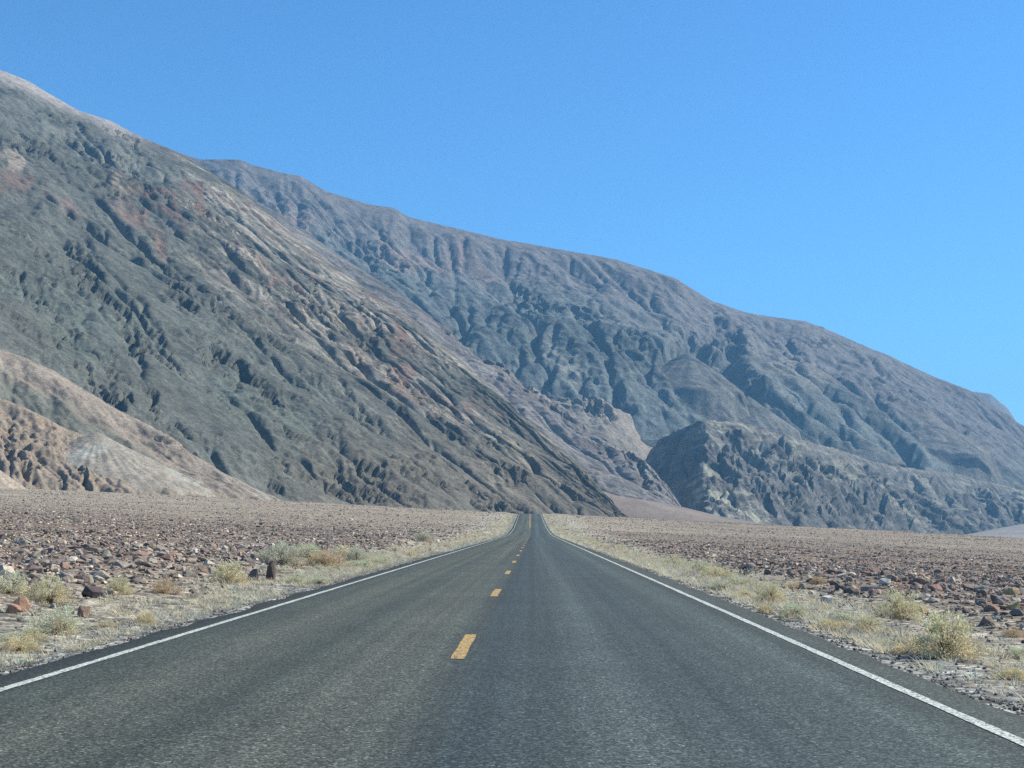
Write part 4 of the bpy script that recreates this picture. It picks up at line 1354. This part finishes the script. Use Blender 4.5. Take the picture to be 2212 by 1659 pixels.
# ------------------------------------------------------------------ dry grass tufts and edge gravel
nt_ = 6500
ty = np.concatenate([rng.uniform(8, 60, nt_ // 2), 60 + 400 * rng.random(nt_ - nt_ // 2) ** 1.3])
tside = rng.choice([-1, 1], nt_)
td = 4.35 + np.abs(rng.normal(0, 1, nt_)) * (0.9 + ty / 160)
tx = road_x(ty) + tside * td
keep = fbm(tx * 0.5, ty * 0.2, 3, 950) > -0.18
tx, ty = tx[keep], ty[keep]
n = len(tx); nb = 22
tz = ground_z(tx, ty)
ts = rng.uniform(0.04, 0.13, n) * (1 + np.clip(ty, 0, 300) / 110)
a = rng.uniform(0, 6.2832, (n, nb)); lean = rng.uniform(0.3, 1.9, (n, nb)); hh = ts[:, None] * rng.uniform(0.35, 1.0, (n, nb))
rx = ts[:, None] * rng.uniform(0, 1.3, (n, nb))
bx0 = tx[:, None] + rx * np.cos(a); by0 = ty[:, None] + rx * np.sin(a)
tipx = bx0 + np.cos(a) * lean * hh; tipy = by0 + np.sin(a) * lean * hh
wd = hh * 0.055 + 0.0012 + 0.00008 * ty[:, None]
bz = np.repeat(tz[:, None] - 0.01, nb, 1)
V0 = np.stack([bx0 - np.sin(a) * wd, by0 + np.cos(a) * wd, bz], -1)
V1 = np.stack([bx0 + np.sin(a) * wd, by0 - np.cos(a) * wd, bz], -1)
V2 = np.stack([tipx, tipy, bz + hh], -1)
VT = np.stack([V0, V1, V2], 2).reshape(-1, 3)
FT = np.arange(len(VT)).reshape(-1, 3)
tc = np.array([(0.60, 0.54, 0.38), (0.57, 0.53, 0.40), (0.54, 0.56, 0.44), (0.47, 0.39, 0.28)])[rng.choice(4, n, p=[.4, .3, .15, .15])]
link('dry_grass', mesh_np('dry_grass', VT, FT, np.repeat(tc, nb * 3, 0)), mleaf.m,
     label='thin straw grass along both road shoulders', kind='stuff')

ng = 15000
gy_ = 7 + 70 * rng.random(ng) ** 1.6
gs = rng.choice([-1, 1], ng)
gx_ = road_x(gy_) + gs * (4.0 + np.abs(rng.normal(0, 0.42, ng)) * np.where(rng.random(ng) < 0.55, 5.0, 1.0))
gsz = np.clip(0.024 * np.exp(0.45 * rng.normal(size=ng)), 0.01, 0.06)
oct_v = np.array([(1, 0, 0), (-1, 0, 0), (0, 1, 0), (0, -1, 0), (0, 0, 1), (0, 0, -1)], float) * 0.5
oct_f = np.array([(0, 2, 4), (2, 1, 4), (1, 3, 4), (3, 0, 4), (2, 0, 5), (1, 2, 5), (3, 1, 5), (0, 3, 5)])
ga = rng.uniform(0, 6.28, ng)
gv = oct_v[None] * (gsz[:, None, None] * rng.uniform(0.6, 1.4, (ng, 6, 3)) * np.array([1, 1, 0.6]))
gv = np.stack([gv[..., 0] * np.cos(ga)[:, None] - gv[..., 1] * np.sin(ga)[:, None], gv[..., 0] * np.sin(ga)[:, None] + gv[..., 1] * np.cos(ga)[:, None], gv[..., 2]], -1)
gz_ = ground_z(gx_, gy_)
gv = gv + np.stack([gx_, gy_, gz_ + gsz * 0.2], -1)[:, None]
gf = oct_f[None] + (np.arange(ng) * 6)[:, None, None]
gcol = np.array([(0.10, 0.10, 0.095), (0.18, 0.172, 0.155), (0.34, 0.31, 0.27), (0.16, 0.118, 0.10)])[np.where(np.abs(gx_ - road_x(gy_)) < 4.9, rng.choice(4, ng, p=[.4, .35, .15, .1]), rng.choice(4, ng, p=[.15, .25, .2, .4]))]
link('roadside_gravel', mesh_np('roadside_gravel', gv.reshape(-1, 3), gf.reshape(-1, 3), np.repeat(gcol, 6, 0)), mat_stone,
     label='loose grey gravel along the asphalt edges', kind='stuff')

# ------------------------------------------------------------------ the largest stones of the fields, one by one
SM = []
for q in range(14):
    V, T = hull_stone(15, 3000 + q, True, (1, random.uniform(0.7, 0.95), random.uniform(0.5, 0.85)))
    SM.append((V, T))
SMESH = {}


def stone_mesh(q, colour):
    if (q, colour) not in SMESH:
        me = mesh_np('field_stone', SM[q][0], SM[q][1])
        me.materials.append(STONE_MAT[colour])
        SMESH[(q, colour)] = me
    return SMESH[(q, colour)]


lm = np.array([(a_[0], a_[1]) for a_ in landmarks])
SHORT = ['the standing stone', 'the leaning stone', 'the long blocky boulder', 'the large orange boulder', 'the small orange boulder', 'the red-brown boulder', 'the angular brown boulder',
         'the lone tan boulder', 'the low brown boulder', 'the white blocky boulder', 'the flat cream stone', 'the pale white stone', 'the long grey boulder', 'the big dark boulder',
         'the bush-side boulder', 'the dark block', 'the dark ledge boulder', 'the grey roadside boulder', 'the flat dark stone', 'the small dark edge stone']
used = {}
info = []
for i in single:
    x, y, s = SX[i], SY[i], SS[i]
    dd = np.hypot(lm[:, 0] - x, (lm[:, 1] - y) * 0.6)
    k = int(np.argmin(dd))
    dx, dy = x - lm[k, 0], y - lm[k, 1]
    if abs(dx) > 0.45 * abs(dy): rel = 'left of' if dx < 0 else 'right of'
    else: rel = 'in front of' if dy < 0 else 'behind'
    q = int(rng.integers(0, len(SM)))
    ratio = (SM[q][0][:, 2].max() - SM[q][0][:, 2].min())
    form = 'flat' if ratio < 0.62 else ('chunky' if ratio > 0.74 else 'angular')
    info.append((i, k, rel, q, form, float(np.hypot(dx, dy))))
info.sort(key=lambda t: t[5])
ORD = ['', 'second ', 'third ', 'fourth ', 'fifth ', 'sixth ', 'seventh ', 'eighth ', 'ninth ', 'tenth ', 'eleventh ', 'twelfth ', 'thirteenth ', 'fourteenth ', 'fifteenth ', 'sixteenth ', 'seventeenth ', 'eighteenth ', 'nineteenth ', 'twentieth ']
for (i, k, rel, q, form, dist) in info:
    cname = PALETTE[SCI[i]][0]
    key = '%s %s stone %s %s' % (form, cname, rel, SHORT[k])
    c_ = used.get(key, 0); used[key] = c_ + 1
    if c_ == 0: label = key + ', the closest such stone'
    elif c_ < len(ORD): label = '%s%s %s stone out %s %s' % (ORD[c_], form, cname, rel, SHORT[k])
    else: label = 'outlying %s %s stone %s %s' % (form, cname, rel, SHORT[k])
    o = link('field_stone', stone_mesh(q, cname), label=label, cat='stone', group='larger stones of the fields beside the road')
    s = float(SS[i]) * 1.08
    o.scale = (s * random.uniform(0.85, 1.2), s * random.uniform(0.85, 1.2), s * random.uniform(0.8, 1.1))
    o.rotation_euler = (random.gauss(0, 0.22), random.gauss(0, 0.22), random.uniform(0, 6.28))
    o.location = (float(SX[i]), float(SY[i]), float(SZ[i]) + 0.1 * s)

# ------------------------------------------------------------------ the air
HAZE = 0.95e-4
hz = np.array([(-9000, -3000, -70), (9500, -3000, -70), (9500, 9500, -70), (-9000, 9500, -70),
               (-9000, -3000, 980), (9500, -3000, 980), (9500, 9500, 980), (-9000, 9500, 980)], float)
hf = np.array([(0, 3, 2, 1), (4, 5, 6, 7), (0, 1, 5, 4), (1, 2, 6, 5), (2, 3, 7, 6), (3, 0, 4, 7)])
hm = bpy.data.materials.new('haze')
hm.use_nodes = True
hn = hm.node_tree
hn.nodes.remove(hn.nodes['Principled BSDF'])
pv = hn.nodes.new('ShaderNodeVolumePrincipled')
pv.inputs['Color'].default_value = (0.26, 0.62, 1.0, 1)
pv.inputs['Density'].default_value = HAZE
pv.inputs['Anisotropy'].default_value = 0.0
hn.links.new(pv.outputs[0], hn.nodes['Material Output'].inputs['Volume'])
link('haze', mesh_np('haze', hz, hf), hm, label='thin blue air between the road and the far mountains', kind='stuff')
